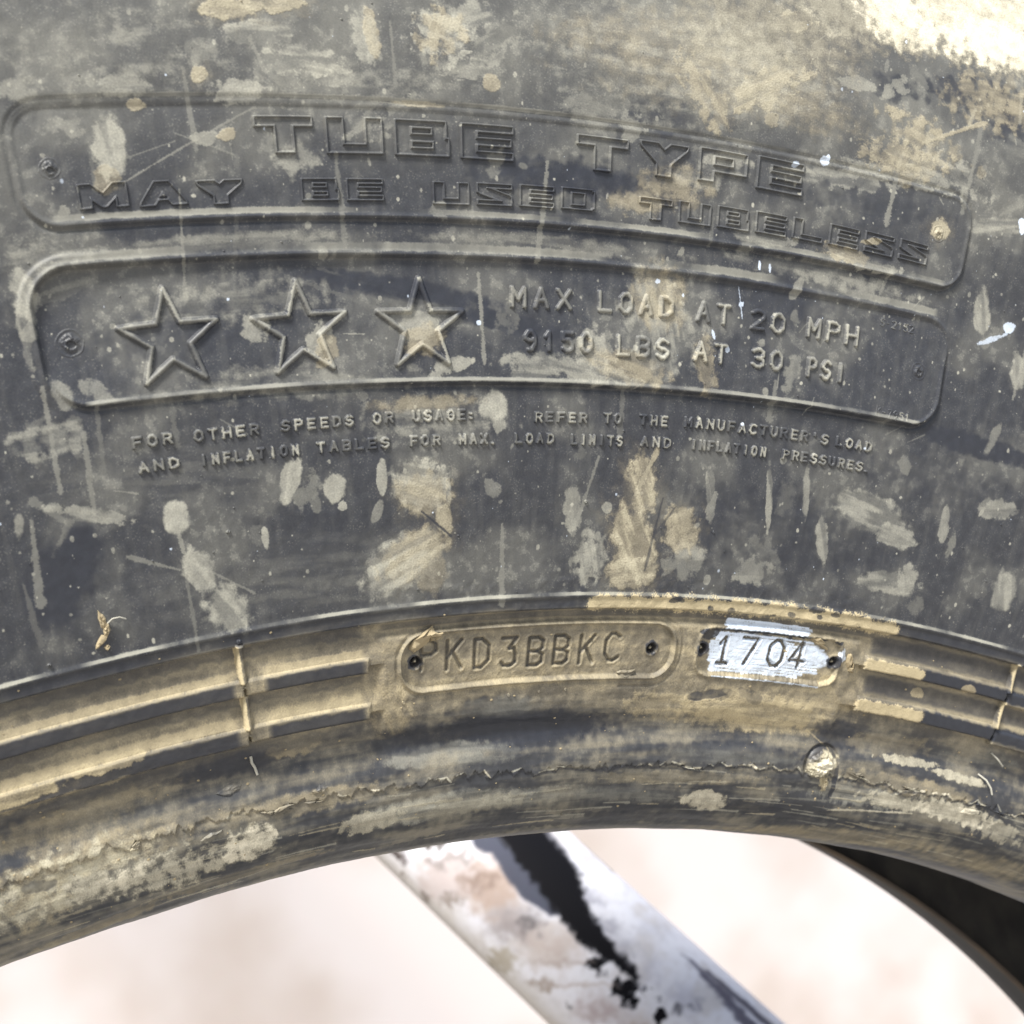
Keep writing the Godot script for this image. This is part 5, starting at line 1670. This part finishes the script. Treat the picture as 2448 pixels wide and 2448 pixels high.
	for k in 3600:
		var deg := rng.randf_range(-17.9, 19.9)
		var mm := rng.randf_range(522.0, 698.0)
		var far := deg > 3.0 and mm > 560.0
		if not far and rng.randf() < 0.45:
			continue
		var r := 0.11 + 0.42 * pow(rng.randf(), 4.0)
		blot(0 if rng.randf() < 0.95 else 2, deg, mm, r, r * rng.randf_range(0.8, 1.6), 0.0, rng.randf_range(0.35, 0.85), 0.3, 0.3)
	for k in 150:
		var deg := rng.randf_range(-17.0, 19.0)
		var mm := rng.randf_range(461.5, 477.0)
		smear([3, 0, 0, 5][k % 4], deg, mm, deg + rng.randf_range(0.3, 2.2), mm + rng.randf_range(-0.5, 0.5), 0.15, rng.randf_range(0.15, 0.5), rng.randf_range(0.2, 0.6))
	# pale paint brushed over the date, thin where the brush ran dry
	blot(2, 4.70, 506.7, 15.5, 5.3, -1.5, 0.95, 0.2, 0.18)
	blot(2, 4.35, 507.2, 12.0, 5.4, -2.0, 0.97, 0.2, 0.16)
	blot(2, 6.5, 508.0, 6.0, 3.0, -18.0, 0.95, 0.2, 0.3)
	for k in 13:
		smear(2, 3.1 + rng.randf_range(0.0, 0.2), 502.0 + k * 0.78, 6.2 + rng.randf_range(-0.5, 0.7), 501.9 + k * 0.76, 0.5, 0.38, rng.randf_range(0.7, 1.0))
	for k in 6:
		smear(2, 3.5 + rng.randf_range(-0.08, 0.08), 512.7 + k * 0.42, 6.25 + rng.randf_range(-0.2, 0.15), 512.4 + k * 0.42, 0.36, 0.34, rng.randf_range(0.7, 1.0))
	smear(2, 3.3, 500.6, 6.9, 500.2, 0.2, 0.35, 0.8)
	blot(2, 7.5, 509.4, 1.2, 2.2, 20.0, 0.7, 0.2, 0.8)
	for k in 22:
		var y := rng.randf_range(501.5, 514.6)
		var x := rng.randf_range(3.1, 5.8)
		smear(3, x, y, x + rng.randf_range(0.4, 1.6), y - 0.2, 0.06, 0.1, rng.randf_range(0.15, 0.5))
	arc_dust(3, 3.0, 6.9, 512.2, 0.28, 1.0)
	for k in 16:
		blot(3, rng.randf_range(2.7, 7.4), 512.1 + rng.randf_range(-0.5, 0.4), rng.randf_range(0.5, 1.6), 0.35, rng.randf_range(-15, 15), 0.95, 0.3, 0.8)
	blot(1, 7.2, 502.2, 3.2, 1.4, 20.0, 0.8, 0.4, 0.6)
	blot(3, 3.05, 510.9, 2.6, 1.3, 25.0, 0.95, 0.2, 0.5)
	# the figures are pressed in: the brush missed them
	for set in [date_cut, serial_cut]:
		for c in set:
			var g: PackedVector2Array = c[2]
			var per := rad_to_deg(1.0 / 506.0)
			for k in range(0, g.size(), 2):
				smear(3, c[0] + g[k].x * per, c[1] + g[k].y, c[0] + g[k + 1].x * per, c[1] + g[k + 1].y, 0.42 if set == date_cut else 0.34, 0.42 if set == date_cut else 0.34, 1.0 if set == date_cut else 0.5)
				if set == date_cut:
					smear(1, c[0] + g[k].x * per, c[1] + g[k].y, c[0] + g[k + 1].x * per, c[1] + g[k + 1].y, 0.3, 0.3, 0.25)
	for spot in [[2.87, 507.1], [7.27, 506.9], [-5.55, 506.4], [1.29, 506.6]]:
		blot(3, spot[0], spot[1], 2.1, 2.0, 0.0, 1.0, 0.3, 0.5)
		blot(5, spot[0], spot[1], 0.6, 0.6, 0.0, 0.95, 0.3, 0.3)


func finish_dirt() -> void:
	var srgb := PackedByteArray()
	srgb.resize(2049)
	for k in 2049:
		srgb[k] = int(round(255.0 * Color(k / 2048.0, 0, 0).linear_to_srgb().r))
	var out := PackedByteArray()
	var hi := PackedByteArray()
	var ro := PackedByteArray()
	out.resize(CELLS * 3)
	hi.resize(CELLS)
	ro.resize(CELLS)
	for k in CELLS:
		var mi := n_mid[k] / 255.0
		var fi := n_fine[k] / 255.0
		var f := clampf(film[k], 0.0, 1.0)
		var m := clampf(mud[k], 0.0, 1.0)
		var w := paint[k]
		var b := 0.85 + 0.3 * mi
		var r0 := 0.023 * b
		var g0 := 0.0255 * b
		var b0 := 0.034 * b
		var t := 0.92 + 0.16 * fi
		r0 = lerpf(r0, 0.330 * t, f)
		g0 = lerpf(g0, 0.322 * t, f)
		b0 = lerpf(b0, 0.272 * t, f)
		var c := cream[k]
		var s := 0.76 + 0.30 * mi + (0.24 - 0.14 * c) * fi
		var c2 := clampf(c * 2.0 - 1.0, 0.0, 1.0)
		var c1 := clampf(c * 2.0, 0.0, 1.0)
		r0 = lerpf(r0, lerpf(lerpf(0.37, 0.36, c1), 0.58, c2) * s, m)
		g0 = lerpf(g0, lerpf(lerpf(0.305, 0.332, c1), 0.535, c2) * s, m)
		b0 = lerpf(b0, lerpf(lerpf(0.185, 0.248, c1), 0.425, c2) * s, m)
		if w > 0.0:
			r0 = lerpf(r0, 0.58, w)
			g0 = lerpf(g0, 0.66, w)
			b0 = lerpf(b0, 0.78, w)
		out[k * 3] = srgb[int(minf(r0, 1.0) * 2048.0)]
		out[k * 3 + 1] = srgb[int(minf(g0, 1.0) * 2048.0)]
		out[k * 3 + 2] = srgb[int(minf(b0, 1.0) * 2048.0)]
		hi[k] = int(clampf(70.0 + m * (40.0 + 76.0 * fi * (1.0 - 0.75 * cream[k]) + 20.0 * mi) + f * (18.0 + 10.0 * fi) + w * 40.0 + fi * 9.0 + mi * 8.0, 0.0, 255.0))
		ro[k] = int(255.0 * clampf(0.43 + 0.48 * maxf(f, m) + (fi - 0.5) * 0.1 - 0.15 * w, 0.3, 0.97))
	rubber.albedo_texture = ImageTexture.create_from_image(Image.create_from_data(TW, TH, false, Image.FORMAT_RGB8, out))
	rubber.roughness_texture = ImageTexture.create_from_image(Image.create_from_data(TW, TH, false, Image.FORMAT_L8, ro))
	rubber.roughness = 1.0
	rubber.metallic_specular = 0.38
	rubber.heightmap_enabled = true
	rubber.heightmap_texture = ImageTexture.create_from_image(Image.create_from_data(TW, TH, false, Image.FORMAT_L8, hi))
	rubber.heightmap_scale = 0.034
